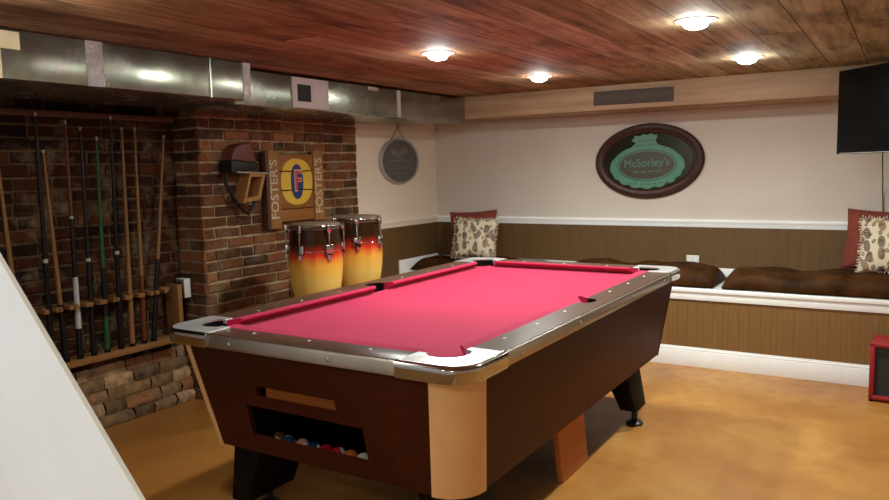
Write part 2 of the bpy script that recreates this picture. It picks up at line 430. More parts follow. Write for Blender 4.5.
def text_part(name, body, size, mat, parent, M4, extrude=.001, squash=1.0, offset=0):
    cu = bpy.data.curves.new(name, 'FONT'); cu.body = body; cu.size = size; cu.extrude = extrude
    cu.align_x = 'CENTER'; cu.align_y = 'CENTER'; cu.resolution_u = 3; cu.offset = offset
    tmp = bpy.data.objects.new('tmp', cu); COL.objects.link(tmp)
    dg = bpy.context.evaluated_depsgraph_get()
    me = bpy.data.meshes.new_from_object(tmp.evaluated_get(dg)); me.name = name
    bpy.data.objects.remove(tmp)
    me.transform(M4 @ Matrix.Diagonal((squash, 1, 1, 1)))
    me.materials.clear(); me.materials.append(M[mat])
    o = bpy.data.objects.new(name, me); COL.objects.link(o); o.parent = parent
    return o

# ------------------------------------------------------------------ dimensions
ZC = 1.948                       # ceiling
XL, XREC, XR = -1.83, -2.05, 2.75
YB, YF = 2.593, -4.3
YCOL0, YCOL1 = -.025, 1.46        # brick pier
YBENCH = 2.093
YBEAM, ZBEAM = 2.135, 1.776

# ------------------------------------------------------------------ setting
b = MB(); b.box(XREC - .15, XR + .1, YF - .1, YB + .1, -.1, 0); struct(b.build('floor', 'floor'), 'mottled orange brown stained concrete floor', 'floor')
b = MB(); b.box(XREC - .15, XR + .1, YF - .1, YB + .1, ZC, ZC + .1); struct(b.build('ceiling', 'ceiling'), 'low ceiling of reddish reclaimed wood planks', 'ceiling')
b = MB(); b.box(XREC - .1, XR + .1, YB, YB + .1, 0, ZC); struct(b.build('wall_back', 'plaster'), 'cream painted back wall above the window bench', 'wall')
b = MB(); b.box(XREC - .1, XL, YCOL1, YB, 0, ZC); struct(b.build('wall_left', 'plaster_cream'), 'cream painted side wall beside the brick pier', 'wall')
b = MB(); b.box(XR, XR + .1, YF, YB, 0, ZC); struct(b.build('wall_right', 'plaster'), 'cream painted wall on the right of the room', 'wall')
b = MB(); b.box(XREC - .1, XR + .1, YF - .1, YF, 0, ZC); struct(b.build('wall_front', 'plaster'), 'cream painted wall at the near end of the room', 'wall')

def brick_face(bm, tint, W, H, place, rnd, z_from=0.0, tone=(1, 1, 1)):
    """running-bond bricks on a W x H rectangle; place(u, v, d) -> world point, d = out of the wall"""
    bl, bh, g = .205, .0665, .0135
    row = 0; v = z_from
    while v < H - .01:
        u = -(bl * .5 if row % 2 else 0) - rnd.uniform(0, .02)
        v1 = min(v + bh - g, H)
        while u < W:
            l = bl * rnd.choice((1, 1, 1, 1, .52)) if rnd.random() < .5 else bl
            a0, a1 = max(0, u), min(W, u + l - g)
            if W - a1 < .07: a1 = W
            if a1 - a0 > .02:
                d = rnd.uniform(.006, .014); j = lambda s=.004: rnd.uniform(-s, s)
                P = [(a0 + j(), v + j()), (a1 + j(), v + j()), (a1 + j(), v1 + j()), (a0 + j(), v1 + j())]
                P = [(min(max(p, 0), W), q) for p, q in P]
                i = .004
                C = [(a0, v), (a1, v), (a1, v1), (a0, v1)]
                back = [bm.verts.new(place(p, q, -.01)) for p, q in P]
                mid = [bm.verts.new(place(p, q, d - .004 + j(.002))) for p, q in P]
                cx, cy = (a0 + a1) / 2, (v + v1) / 2
                fr = [bm.verts.new(place(p + math.copysign(i, cx - p), q + math.copysign(i, cy - q), d + j(.002))) for p, q in P]
                fs = [bm.faces.new(fr)]
                for A, B in ((back, mid), (mid, fr)):
                    for k in range(4): fs.append(bm.faces.new([A[k], A[(k + 1) % 4], B[(k + 1) % 4], B[k]]))
                r = rnd.random()
                c = (.165, .056, .020) if r < .42 else (.115, .043, .017) if r < .70 else (.060, .028, .013) if r < .88 else (.25, .095, .034)
                k = rnd.uniform(.7, 1.25)
                for f in fs:
                    f.material_index = 1
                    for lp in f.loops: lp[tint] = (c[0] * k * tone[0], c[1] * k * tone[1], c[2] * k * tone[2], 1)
            u += l
        v += bh; row += 1
rnd = random.Random(3)
# brick pier
b = MB(); tint = b.bm.loops.layers.float_color.new('tint')
b.box(XREC - .1, XL, YCOL0, YCOL1, 0, ZC)
brick_face(b.bm, tint, YCOL1 - YCOL0, ZC, lambda u, v, d: (XL + d, YCOL0 + u, v), rnd)
brick_face(b.bm, tint, XL - XREC + .01, ZC, lambda u, v, d: (XREC + u, YCOL0 - d, v), rnd)
struct(b.build('wall_pier', ['mortar', 'brick'], smooth=False), 'old red brick chimney pier between the cue rack and the cream wall', 'wall')
# brick recess wall with a rough stone footing
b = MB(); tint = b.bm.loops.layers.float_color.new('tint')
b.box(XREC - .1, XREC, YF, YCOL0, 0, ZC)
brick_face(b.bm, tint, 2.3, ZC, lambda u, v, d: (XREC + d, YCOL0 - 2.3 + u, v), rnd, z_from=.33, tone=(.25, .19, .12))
for (za, zb, dep) in ((0, .065, .10), (.068, .135, .085), (.138, .20, .06), (.203, .268, .04), (.271, .335, .02)):
    y = YCOL0 - 2.3
    while y < YCOL0 - .03:
        l = rnd.uniform(.12, .30); y1 = min(y + l, YCOL0 - .02)
        col = rnd.choice(((.32, .175, .075), (.24, .135, .06), (.55, .33, .17), (.16, .095, .045), (.38, .16, .07), (.28, .15, .065)))
        segs = 5; zz = (za, (za + zb) / 2, zb)
        def SV(k, z, d): return b.bm.verts.new((XREC + d, y + (y1 - y) * k / segs, z))
        rows = [[SV(k, za + rnd.uniform(-.004, .004), dep * .85 + rnd.uniform(-.007, .007)) for k in range(segs + 1)],
                [SV(k, (za + zb) / 2 + rnd.uniform(-.008, .008), dep + rnd.uniform(-.007, .007)) for k in range(segs + 1)],
                [SV(k, zb + rnd.uniform(-.008, .008), dep * .8 + rnd.uniform(-.008, .007)) for k in range(segs + 1)],
                [SV(k, zb + .004, -.01) for k in range(segs + 1)]]
        fs = []
        for A, B in zip(rows, rows[1:]):
            for k in range(segs): fs.append(b.bm.faces.new([A[k], A[k + 1], B[k + 1], B[k]]))
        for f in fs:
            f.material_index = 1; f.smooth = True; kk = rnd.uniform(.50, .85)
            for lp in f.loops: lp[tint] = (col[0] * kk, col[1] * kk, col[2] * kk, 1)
        y = y1 + .008
struct(b.build('wall_recess', ['mortar_dark', 'brick'], smooth=False), 'dark brick wall with a rough stone footing behind the cue rack', 'wall')

# white stair side panel, bottom left of the view
b = MB()
sl = (1.214 - .773) / (.539 - .111)
xz = lambda z: .111 - .012 - (z - 1.214) / sl
poly = [(XREC + .01, .0), (xz(0), 0), (xz(ZC), ZC), (XREC + .01, ZC)]
b.prism(poly, -2.2, -2.190, axis='y')
o = b.build('wall_stair', 'knee_paint'); struct(o, 'white painted sloping side panel of the stairs, close on the left', 'wall')
b = MB(); dx, dz = sl / math.hypot(1, sl), 1 / math.hypot(1, sl)
e = .005
b.hexa([(xz(0), -2.2, 0), (xz(0) + .006, -2.2, 0), (xz(0) + .006, -2.190, 0), (xz(0), -2.190, 0)],
       [(xz(ZC), -2.2, ZC), (xz(ZC) + .006, -2.2, ZC), (xz(ZC) + .006, -2.190, ZC), (xz(ZC), -2.190, ZC)])
struct(b.build('trim_1', 'cream_edge'), 'thin cream edging along the slope of the stair panel', 'trim')

# beam over the bench, chair rails, wall panelling
b = MB(); b.box(XL, XR, YBEAM, YB, ZBEAM, ZC, .004); struct(b.build('trim_2', 'beam'), 'boxed pale wood beam along the top of the back wall', 'beam')
def rail_prof(b, p0, p1, n, z0):
    """moulding from p0 to p1; n = direction out of the wall"""
    prof = [(0, 0), (.012, 0), (.016, .012), (.014, .022), (.02, .034), (.024, .046), (.018, .055), (0, .056)]
    p0, p1, n = Vector(p0), Vector(p1), Vector(n)
    A = [b.bm.verts.new(p0 + n * d + Vector((0, 0, z0 + h))) for d, h in prof]
    B = [b.bm.verts.new(p1 + n * d + Vector((0, 0, z0 + h))) for d, h in prof]
    k = len(prof)
    b.bm.faces.new(A); b.bm.faces.new(B[::-1])
    for i in range(k): b.bm.faces.new([A[i], A[(i + 1) % k], B[(i + 1) % k], B[i]])
ZR = .918
b = MB(); rail_prof(b, (XL, YB, 0), (XR, YB, 0), (0, -1, 0), ZR)
struct(b.build('trim_3', 'white_trim', angle=60), 'white chair rail moulding along the back wall', 'moulding')
b = MB(); rail_prof(b, (XL, YCOL1 + .02, 0), (XL, YB, 0), (1, 0, 0), ZR)
struct(b.build('trim_4', 'plaster_cream', angle=60), 'cream chair rail along the left wall beside the brick pier', 'moulding')
b = MB(); b.box(XL + .008, XR, YB - .008, YB, .0, ZR); struct(b.build('trim_5', 'panel'), 'brown ribbed wainscot panel behind the bench', 'wainscot')
b = MB(); b.box(XL, XL + .008, YCOL1 + .02, YB, .0, ZR); struct(b.build('trim_6', 'panel'), 'brown ribbed wainscot on the left wall behind the drums', 'wainscot')

# ------------------------------------------------------------------ built-in bench
t = thing('built_in_bench', 'long built in bench with white lip and brown beadboard front along back wall', 'bench', (.25, YBENCH, 0))
at = (.25, YBENCH, 0)
def part(b, name, mat, root, **k):
    o = b.build(name, mat, root, **k)
    o.data.transform(Matrix.Translation([-c for c in root.location])); return o
x0, x1 = XL + .012, XR - .002
b = MB(); b.box(x0, x1, YBENCH - .005, YB - .01, .500, .544); part(b, 'seat_board', 'white_trim', t)
b = MB(); b.box(x0, x1, YBENCH - .022, YBENCH + .02, .512, .544, .008, seg=3)
b.box(x0, x1, YBENCH - .012, YBENCH - .0, .462, .515, .004); part(b, 'front_lip', 'white_trim', t)
b = MB(); b.box(x0, x1, YBENCH, YBENCH + .018, .10, .50); part(b, 'front_panel', 'bench_panel', t)
b = MB(); b.box(x0, x1, YBENCH - .016, YBENCH - .0005, 0, .108, .001)
b.box(x0, x1, YBENCH - .012, YBENCH - .0005, .108, .124, .004); b.box(x0, x1, YBENCH - .007, YBENCH - .0005, .122, .134, .003)
part(b, 'baseboard', 'white_trim', t)
b = MB(); b.box(x0, x1, YB - .026, YB - .0095, .540, .622, .004); part(b, 'back_trim', 'white_trim', t)
b = MB(); b.box(XL + .0095, XL + .026, YBENCH - .13, YB - .03, .50, .640, .004); part(b, 'end_trim', 'white_trim', t)

# ------------------------------------------------------------------ recessed lights
LIGHTS = [(-.23, .115, 'left recessed light nearer the pool table, second back from the duct'), (-.232, 1.306, 'left recessed light nearer the wooden beam'),
          (1.006, .078, 'recessed light nearest the camera, largest glowing bulb in the ceiling'), (.985, 1.32, 'right recessed light nearer the wooden beam, left of the television'),
          (-.45, -1.72, 'recessed light over the stair panel at the left'), 
          (-.05, -3.2, 'recessed light behind the camera near the stairs'), (1.3, -3.5, 'recessed light behind the camera')]
LIGHTS[0] = (-.23, .115, 'left recessed light nearer the camera, over the middle of the pool table')
proto = None
LAMP_W = 76
for (x, y, lab) in LIGHTS:
    if proto is None:
        t = thing('recessed_light', lab, 'ceiling light', (x, y, ZC), group='recessed ceiling lights')
        b = MB(); b.lathe([(.050, -.002), (.052, -.008), (.070, -.007), (.082, -.003), (.083, 0), (.050, 0)], 40, cap0=False, cap1=False); b.build('trim_ring', 'can_trim', t)
        b = MB(); b.lathe([(.044, -.001), (.049, -.011), (.0492, -.013)], 32, cap0=False, cap1=False); bl_ = b.build('bulb', 'bulb_glass', t)
        b = MB(); b.lathe([(.0492, -.0125), (.0475, -.0185), (.040, -.027), (.024, -.0335), (.006, -.036)], 32, cap0=False); b.build('lens', 'bulb', bl_)
        ld = bpy.data.lights.new('flood_lamp', 'SPOT'); ld.energy = LAMP_W; ld.color = (.94, 1.0, .97); ld.spot_size = R(164); ld.spot_blend = 1.0; ld.shadow_soft_size = .045
        lo_ = bpy.data.objects.new('flood_lamp', ld); COL.objects.link(lo_); lo_.location = (0, 0, -.042); lo_.parent = t
        proto = t
    else:
        t = copy_tree(proto); t.location = (x, y, ZC); t['label'] = lab
        if x < -.4:      # spot turned down, lens turned up for the ceiling glow here
            for ch in t.children_recursive:
                if ch.type == 'LIGHT': ch.data = ch.data.copy(); ch.data.energy *= .04
                elif ch.name.startswith('lens'): ch.data = ch.data.copy(); ch.data.materials[0] = M['bulb_glow']

# ------------------------------------------------------------------ duct
DX1, DX2, DXB = -1.15, -1.25, -1.815
t = thing('air_duct', 'long galvanised sheet metal air duct below the ceiling along the brick side', 'duct', (-1.5, 0, 1.745))
b = MB(); b.box(DXB, DX1, -2.17, -.245, 1.757, 1.943, .004); b.box(DXB, DX1 + .006, -.507, -.499, 1.754, 1.945); part(b, 'duct_section', 'galv', t)
b = MB(); b.box(DXB, DX2, -.262, 2.128, 1.744, 1.930, .004); b.box(DXB, DX2 + .005, .868, .876, 1.742, 1.932); part(b, 'duct_section', 'galv', t)
def crinkle(y0, y1, X, z0, z1):
    b = MB(); ny, nz = 5, 16
    g = [[b.bm.verts.new((X + rnd.uniform(.0015, .0045), y0 + (y1 - y0) * i / ny + rnd.uniform(-.003, .003) * (0 < i < ny) , z0 + (z1 - z0) * k / nz)) for k in range(nz + 1)] for i in range(ny + 1)]
    for i in range(ny):
        for k in range(nz): b.bm.faces.new([g[i][k], g[i + 1][k], g[i + 1][k + 1], g[i][k + 1]])
    rim = [g[i][0] for i in range(ny + 1)] + [g[ny][k] for k in range(1, nz + 1)] + [g[i][nz] for i in range(ny - 1, -1, -1)] + [g[0][k] for k in range(nz - 1, 0, -1)]
    bk = [b.bm.verts.new((X - .002, v.co.y, v.co.z)) for v in rim]
    for i in range(len(rim)): b.bm.faces.new([rim[i], bk[i], bk[(i + 1) % len(rim)], rim[(i + 1) % len(rim)]])
    return b
part(crinkle(-1.145, -1.07, DX1, 1.757, 1.943), 'foil_tape', 'foil', t)
part(crinkle(-.290, -.24, DX1, 1.755, 1.945), 'foil_tape', 'foil', t)
part(crinkle(1.205, 1.245, DX2, 1.744, 1.930), 'foil_tape', 'foil', t)
part(crinkle(.88, .99, DX2, 1.905, 1.928), 'foil_tape', 'foil', t)
b = MB(); b.box(DX1 + .0005, DX1 + .004, -1.60, -1.490, 1.757, 1.943); part(b, 'masking_tape', 'masking', t)
b = MB(); b.box(DX1 + .0045, DX1 + .008, -1.60, -1.418, 1.868, 1.934, mat=None); part(b, 'masking_tape', 'masking', t)
rg = MB(); rg.box(DX2 - .002, DX2 + .012, .165, .478, 1.752, 1.926, .004); rg = part(rg, 'vent_register', 'register', t)
rg['label'] = 'pinkish white vent plate with one dark square opening'
b = MB(); b.box(DX2 + .0115, DX2 + .014, .205, .317, 1.790, 1.886); o = part(b, 'opening', 'dark_void', t); o.parent = rg
b = MB(); b.box(DX2 + .0115, DX2 + .0135, .335, .45, 1.785, 1.89)
for k in range(6): b.box(DX2 + .013, DX2 + .016, .34, .445, 1.792 + k * .0165, 1.797 + k * .0165)
o = part(b, 'louvre', 'register', t); o.parent = rg

# plaque on the beam
b = MB(); b.box(-.28, .28, -.018, 0, -.048, .048, .005)
for z in (-.03, .03): b.box(-.262, .262, -.0205, -.017, z - .003, z + .003)
o = b.build('wooden_plaque', 'plaque'); o.location = (.098, YBEAM - .0005, 1.858); o.rotation_euler = (0, R(.4), 0)
tag(o, 'weathered grey brown wooden plaque mounted on the pale beam', 'plaque')

# ------------------------------------------------------------------ pool table
W2, L2 = .675, 1.215
WI, LI = .555, 1.100
NX, NY = .512, 1.057
ZT = .80
tb = thing('pool_table', 'coin operated pool table with crimson cloth and dark walnut cabinet', 'pool table', (0, 0, 0))
# cabinet: tapered shell with ball window and slot in the near end
zt, zbm = .748, .320
xt, xb, yt, yb_ = .648, .590, 1.178, 1.085
def cab(u, v, z):
    """u, v in -1..1 on the tapered cabinet at height z"""
    k = (z - zbm) / (zt - zbm)
    return (u * (xb + (xt - xb) * k), v * (yb_ + (yt - yb_) * k), z)
def yend(z): return yb_ + (yt - yb_) * (z - zbm) / (zt - zbm)
rp = .125                          # corner post reach
b = MB()
def endpanel(b, sgn, holes):
    xs = [-1, -.335, -.262, .112, .215, 1]; zs = [zbm, .390, .519, .566, .606, zt]
    th = .02
    def pt(i, k, d):
        z = zs[k]; cr_ = (.030, .030) if sgn > 0 else (.067, .125)
        kx = (z - zbm) / (zt - zbm)
        xe = (xb + (xt - xb) * kx)
        x = xe - cr_[1] if i == 5 else -(xe - cr_[0]) if i == 0 else xs[i]
        return (x, sgn * (yend(z) - d), z)
    for i in range(5):
        for k in range(5):
            hole = holes and ((k == 1 and i in (1, 2, 3)) or (k == 3 and i == 2))
            if hole: continue
            b.bm.faces.new([b.bm.verts.new(pt(*q, 0)) for q in ((i, k), (i + 1, k), (i + 1, k + 1), (i, k + 1))])
            b.bm.faces.new([b.bm.verts.new(pt(*q, th)) for q in ((i, k), (i, k + 1), (i + 1, k + 1), (i + 1, k))])
    if holes:
        for (i0, i1, k0, k1) in ((1, 4, 1, 2), (2, 3, 3, 4)):
            c = [(i0, k0), (i1, k0), (i1, k1), (i0, k1)]
            for a, d in zip(c, c[1:] + c[:1]):
                b.bm.faces.new([b.bm.verts.new(p) for p in (pt(*a, 0), pt(*a, th), pt(*d, th), pt(*d, 0))])
    bmesh.ops.remove_doubles(b.bm, verts=b.bm.verts[:], dist=.0004)
endpanel(b, -1, True); b.build('end_panel', 'cabinet', tb, smooth=False)
b = MB(); endpanel(b, 1, False); b.build('end_panel', 'cabinet', tb, smooth=False)
for sx in (-1, 1):
    b = MB()
    def sp(y, z, d):
        k = (z - zbm) / (zt - zbm); ye = yend(z) - (.030 if y > 0 else .125 if sx > 0 else .067)
        return (sx * (xb + (xt - xb) * k - d), y * ye, z)
    b.hexa([sp(-1, zbm, 0), sp(1, zbm, 0), sp(1, zbm, .02), sp(-1, zbm, .02)], [sp(-1, zt, 0), sp(1, zt, 0), sp(1, zt, .02), sp(-1, zt, .02)])
    b.build('side_panel', 'cabinet', tb, smooth=False)
b = MB(); b.box(-.515, .515, -1.03, 1.03, .322, .334); b.build('bottom_panel', 'black_wood', tb)
# corner posts: rounded tan uprights
for sx in (-1, 1):
    for sy in (-1, 1):
        b = MB(); rows = []
        for k, z in enumerate((zbm - .004, zt)):
            kx = (z - zbm) / (zt - zbm)
            X = xb + (xt - xb) * kx + .003; Y = yend(z) + .003
            r = .030 if sy > 0 else .128 if sx > 0 else .070; ext = .004
            pr = [(X - r - ext, Y)] + [(X - r + r * sin(a), Y - r + r * cos(a)) for a in [i * pi / 2 / 14 for i in range(15)]] + [(X, Y - r - ext)]
            inn = [(X - r + (r - .02) * sin(a), Y - r + (r - .02) * cos(a)) for i_, a in [(q, q * pi / 2 / 8) for q in range(9)]][::-1]
            rows.append([b.bm.verts.new((sx * p, sy * q, z)) for p, q in pr + inn])
        n = len(rows[0])
        for i in range(n): b.bm.faces.new([rows[0][i], rows[0][(i + 1) % n], rows[1][(i + 1) % n], rows[1][i]])
        b.bm.faces.new(rows[0]); b.bm.faces.new(rows[1])
        cpst = b.build('corner_post', 'tan' if sy < 0 else 'cabinet', tb, angle=30)
        if sy < 0: cpst['label'] = 'tan rounded corner post'
# ball return tray behind the window
b = MB(); b.box(-.345, .225, -1.078, -.80, .322, .334); b.box(-.345, -.335, -1.078, -.80, .334, .53); b.box(.216, .225, -1.078, -.80, .334, .53)
b.box(-.345, .225, -.81, -.80, .334, .53); b.box(-.345, .225, -1.075, -.80, .525, .533)
tray = b.build('ball_tray', 'black_wood', tb, smooth=False)
b = MB(); b.hexa([(-.222, -yend(.566) + .004, .566), (.112, -yend(.566) + .004, .566), (.112, -1.09, .566), (-.222, -1.09, .566)],
       [(-.222, -yend(.596) + .010, .604), (.112, -yend(.596) + .010, .604), (.112, -1.09, .604), (-.222, -1.09, .604)])
o = b.build('coin_slot', 'slot_wood', tb, smooth=False); o['label'] = 'orange brown wood lining of the narrow slot'
# legs
for sx in (-1, 1):
    for sy, (ya, yz) in ((-1, (-1.035, -.74)), (1, (.655, .90))):
        b = MB()
        lo = [(.50, ya + .03, .095), (.588, ya + .03, .095), (.588, yz - .05, .095), (.50, yz - .05, .095)] if sy > 0 else [(.44, ya - .015, .075), (.53, ya - .015, .075), (.53, yz - .05, .075), (.44, yz - .05, .075)]
        hi = [(.40, ya, .325), (.530, ya, .325), (.530, yz, .325), (.40, yz, .325)] if sy > 0 else [(.36, ya, .325), (.515, ya, .325), (.515, yz, .325), (.36, yz, .325)]
        b.hexa([(sx * p, q, z) for p, q, z in lo][::(1 if sx > 0 else -1)], [(sx * p, q, z) for p, q, z in hi][::(1 if sx > 0 else -1)], .004)
        lg = b.build('leg', 'black_wood', tb)
        b = MB(); b.lathe([(.045, 0), (.045, .012), (.03, .022), (.016, .03), (.016, .10)], 20, (sx * (.548 if sy > 0 else .485), (ya + yz) / 2, 0))
        b.build('foot_leveler', 'black_metal', lg)
# cloth bed
def arc(cx, cy, r, a0, a1, n=12): return [(cx + r * cos(a0 + (a1 - a0) * i / n), cy + r * sin(a0 + (a1 - a0) * i / n)) for i in range(n + 1)]
PCX, PCY, PR = .520, 1.062, .076
SPX, SPR = .583, .058
b = MB()
pl = []
for (sx, sy) in ((1, -1), (1, 1), (-1, 1), (-1, -1)):
    pass
Q0, Q1 = PCX + .016, PCY + .016
bed = [(-Q0, -LI), (Q0, -LI), (Q0 - .012, -PCY + .014), (PCX - .014, -Q1 + .012), (WI, -Q1), (WI, -.05), (WI - .012, -.05), (WI - .012, .05), (WI, .05), (WI, Q1), (PCX - .014, Q1 - .012), (Q0 - .012, PCY - .014), (Q0, LI)]
bed = [(PCX - .012, -LI), (PCX - .012, -PCY - .02), (PCX - .002, -PCY + .002), (PCX + .02, -PCY + .012), (WI, -PCY + .012), (WI, -.05), (WI - .012, -.05), (WI - .012, .05), (WI, .05), (WI, PCY - .012), (PCX + .02, PCY - .012), (PCX - .002, PCY - .002), (PCX - .012, PCY + .02), (PCX - .012, LI)]
bed = bed + [(-x, -y) for x, y in bed]
b.prism(bed, .735, .766); b.build('cloth_bed', 'felt', tb, smooth=False)
# rails
def sight(parent, x, y):
    b = MB(); b.lathe([(.0065, -.002), (.0065, .0004), (.004, .0012)], 14, (x, y, ZT)); b.build('sight', 'ivory', parent)
def screw(parent, p, n):
    b = MB(); Mx = Matrix.Translation(p) @ Vector((0, 0, 1)).rotation_difference(Vector(n)).to_matrix().to_4x4()
    b.lathe([(.008, -.001), (.008, .002), (.004, .004)], 14, M4=Mx); b.build('screw', 'chrome', parent)
CX_, CY_ = .432, .975             # where the corner castings begin
for sy in (-1, 1):
    b = MB(); b.box(-CX_, CX_, min(sy * LI, sy * (L2 - .004)), max(sy * LI, sy * (L2 - .004)), .752, ZT, .003)
    rl = b.build('end_rail', 'rail_wood', tb)
    for x in (-.267, 0, .267): sight(rl, x, sy * 1.135)
    b = MB(); ya, yz = sorted((sy * (L2 - .006), sy * (L2 + .006)))
    b.box(-CX_ - .01, CX_ + .01, ya, yz, .748, .797, .005)
    tr = b.build('rail_trim', 'brushed', tb)
    for x in (-.31, .155): screw(tr, (x, sy * (L2 + .006), .772), (0, sy, 0))
for sx in (-1, 1):
    b = MB()
    pa = [(sx * WI, -CY_)] + [(sx * (SPX - SPR * cos(a) * -1 if False else SPX + SPR * .62 * cos(a)), SPR * sin(a)) for a in [(-90 + i * 15) * pi / 180 for i in range(13)]] + [(sx * WI, CY_), (sx * (W2 - .004), CY_), (sx * (W2 - .004), -CY_)]
    pa.insert(1, (sx * WI, -SPR)); pa.insert(-3, (sx * WI, SPR))
    b.prism(pa, .752, ZT); rl = b.build('side_rail', 'rail_wood', tb)
    for y in (-.8, -.534, -.267, .267, .534, .8): sight(rl, sx * .588, y)
    b = MB(); xa, xz_ = sorted((sx * (W2 - .006), sx * (W2 + .006)))
    b.box(xa, xz_, -CY_ - .01, CY_ + .01, .748, .797, .005)
    tr = b.build('rail_trim', 'brushed', tb)
    for y in (-.86, -.33, .33, .86): screw(tr, (sx * (W2 + .006), y, .772), (sx, 0, 0))
# corner castings
for sx in (-1, 1):
    for sy in (-1, 1):
        r = .085
        out = [(CX_, L2)] + [(W2 - r + r * sin(a), L2 - r + r * cos(a)) for a in [i * pi / 2 / 12 for i in range(13)]] + [(W2, CY_)]
        a0 = math.atan2(CY_ + .012 - PCY, WI - PCX)
        th0, th1 = R(-42), R(132)
        inner = [(WI, CY_)] + [(WI, PCY + PR * sin(th0))] + arc(PCX, PCY, PR, th0, th1, 18) + [(PCX + PR * cos(th1), LI), (CX_, LI)]
        poly = [(sx * p, sy * q) for p, q in out + inner]
        b = MB(); b.prism(poly, .785, ZT + .003, .0025)
        cp = b.build('corner_casting', 'cast', tb, angle=30); cp['label'] = 'satin metal corner plate around the pocket'
        # chrome band round the corner
        def off(d): return [(CX_ - .006, L2 + d)] + [(W2 - r + (r + d) * sin(a), L2 - r + (r + d) * cos(a)) for a in [i * pi / 2 / 16 for i in range(17)]] + [(W2 + d, CY_ - .006)]
        prof = [(.006, ZT + .002), (.013, ZT - .006), (.016, ZT - .014), (.013, ZT - .020), (.0135, ZT - .046), (.009, ZT - .053), (-.004, ZT - .053), (-.006, ZT + .002)]
        b = MB(); rows = [[b.bm.verts.new((sx * p, sy * q, z)) for p, q in off(d)] for d, z in prof]
        for A, B in zip(rows, rows[1:] + rows[:1]):
            for i in range(len(A) - 1): b.bm.faces.new([A[i], A[i + 1], B[i + 1], B[i]])
        b.bm.faces.new([q[0] for q in rows]); b.bm.faces.new([q[-1] for q in rows])
        bd = b.build('corner_band', 'chrome', cp, angle=50); bd['label'] = 'polished chrome band wrapping the table corner'
        # pocket liner
        b = MB(); n = 28
        ro, ri = PR + .001, PR - .005
        b.lathe([(ri * .9, .66), (ri, .70), (ri, ZT - .004), (ro, ZT - .003), (ro, .66)], n, (sx * PCX, sy * PCY, 0), cap0=True, cap1=False)
        # cut the liner away where the mouth opens to the bed
        dead = [f for f in b.bm.faces if f.calc_center_median().z > .705 and ((f.calc_center_median().x * sx - PCX) * .7 + (f.calc_center_median().y * sy - PCY) * .7) < -.012]
        bmesh.ops.delete(b.bm, geom=dead, context='FACES')
        b.build('pocket', 'rubber', tb)
for sx in (-1, 1):
    b = MB(); b.lathe([(SPR * .85, .66), (SPR * .95, .70), (SPR * .95, ZT - .003), (SPR, ZT - .002), (SPR, .66)], 24, (0, 0, 0), cap0=True, cap1=False, sx=.72)
    bmesh.ops.translate(b.bm, vec=(sx * (SPX - .005), 0, 0), verts=b.bm.verts[:])
    dead = [f for f in b.bm.faces if f.calc_center_median().z > .705 and (f.calc_center_median().x * sx) < SPX - .014]
    bmesh.ops.delete(b.bm, geom=dead, context='FACES')
    b.build('pocket', 'rubber', tb)
# cushions
def cushion(p0, p1, inward, cut0, cut1):
    """along p0->p1 at the wood edge; inward = towards the bed"""
    b = MB(); p0, p1, iw = Vector(p0), Vector(p1), Vector(inward); d = (p1 - p0).normalized()
    prof = [(0, .764), (0, ZT - .001), (.012, ZT + .0015), (.026, ZT + .004), (.038, ZT + .005), (.044, ZT + .003), (.047, ZT - .001), (.047, ZT - .006), (.010, .766)]
    A = []; B = []
    for w, z in prof:
        A.append(b.bm.verts.new(p0 + iw * w + d * (cut0 * w) + Vector((0, 0, z)))); B.append(b.bm.verts.new(p1 + iw * w - d * (cut1 * w) + Vector((0, 0, z))))
    k = len(prof); b.bm.faces.new(A); b.bm.faces.new(B[::-1])
    for i in range(k): b.bm.faces.new([A[i], A[(i + 1) % k], B[(i + 1) % k], B[i]])
    b.build('cushion', 'felt', tb, angle=40)
for sx in (-1, 1):
    for s in (-1, 1):
        cushion((sx * WI, s * (SPR + .002), 0), (sx * WI, s * (PCY - .055), 0), (-sx, 0, 0), .35, .9)
for sy in (-1, 1): cushion((-(PCX - .055), sy * LI, 0), (PCX - .055, sy * LI, 0), (0, -sy, 0), .9, .9)

# balls in the return tray
BR = .0286
BALLS = [(.1475, (.80, .74, .62), False, 'cream white ball, rightmost in the table ball window'), (.0890, (.72, .17, .05), False, 'orange ball, second from the right in the ball window'),
         (.0310, (.50, .02, .035), True, 'white ball with a red stripe beside the orange ball'), (-.0265, (.46, .012, .03), False, 'solid red ball in the middle of the ball window'),
         (-.0845, (.015, .035, .10), False, 'dark blue ball left of the solid red ball'), (-.1425, (.62, .26, .19), True, 'white ball with pale pink band left of the dark blue ball'),
         (-.2120, (.02, .06, .16), True, 'white ball with a blue stripe, second from the left'), (-.2730, (.10, .045, .02), False, 'dim brown ball, leftmost and deepest in the ball window')]
for i, (x, c, st, lab) in enumerate(BALLS):
    b = MB(); bmesh.ops.create_uvsphere(b.bm, u_segments=24, v_segments=14, radius=BR)
    o = b.build('pool_ball', m_ball('ball_finish', c, st), angle=180)
    o.location = (x, -1.0425 + (.016 if i == 7 else 0), .334 + BR + .0005); o.rotation_euler = (rnd.uniform(.2, 1.3), rnd.uniform(-.6, .6), rnd.uniform(0, 6))
    tag(o, lab, 'ball', 'balls in the return window')

# board under the table
b = MB(); b.hexa([(.485, -.112, 0), (.512, -.112, 0), (.512, .190, 0), (.485, .190, 0)], [(.485, -.188, .318), (.512, -.188, .318), (.512, .115, .318), (.485, .115, .318)], .002)
b.lathe([(.008, 0), (.008, .0012)], 12, M4=Matrix.Translation((.512, .04, .05)) @ Matrix.Rotation(pi / 2, 4, 'Y'))
tag(b.build('wooden_board', 'board_wood'), 'reddish wooden board standing on the floor under the pool table', 'board')

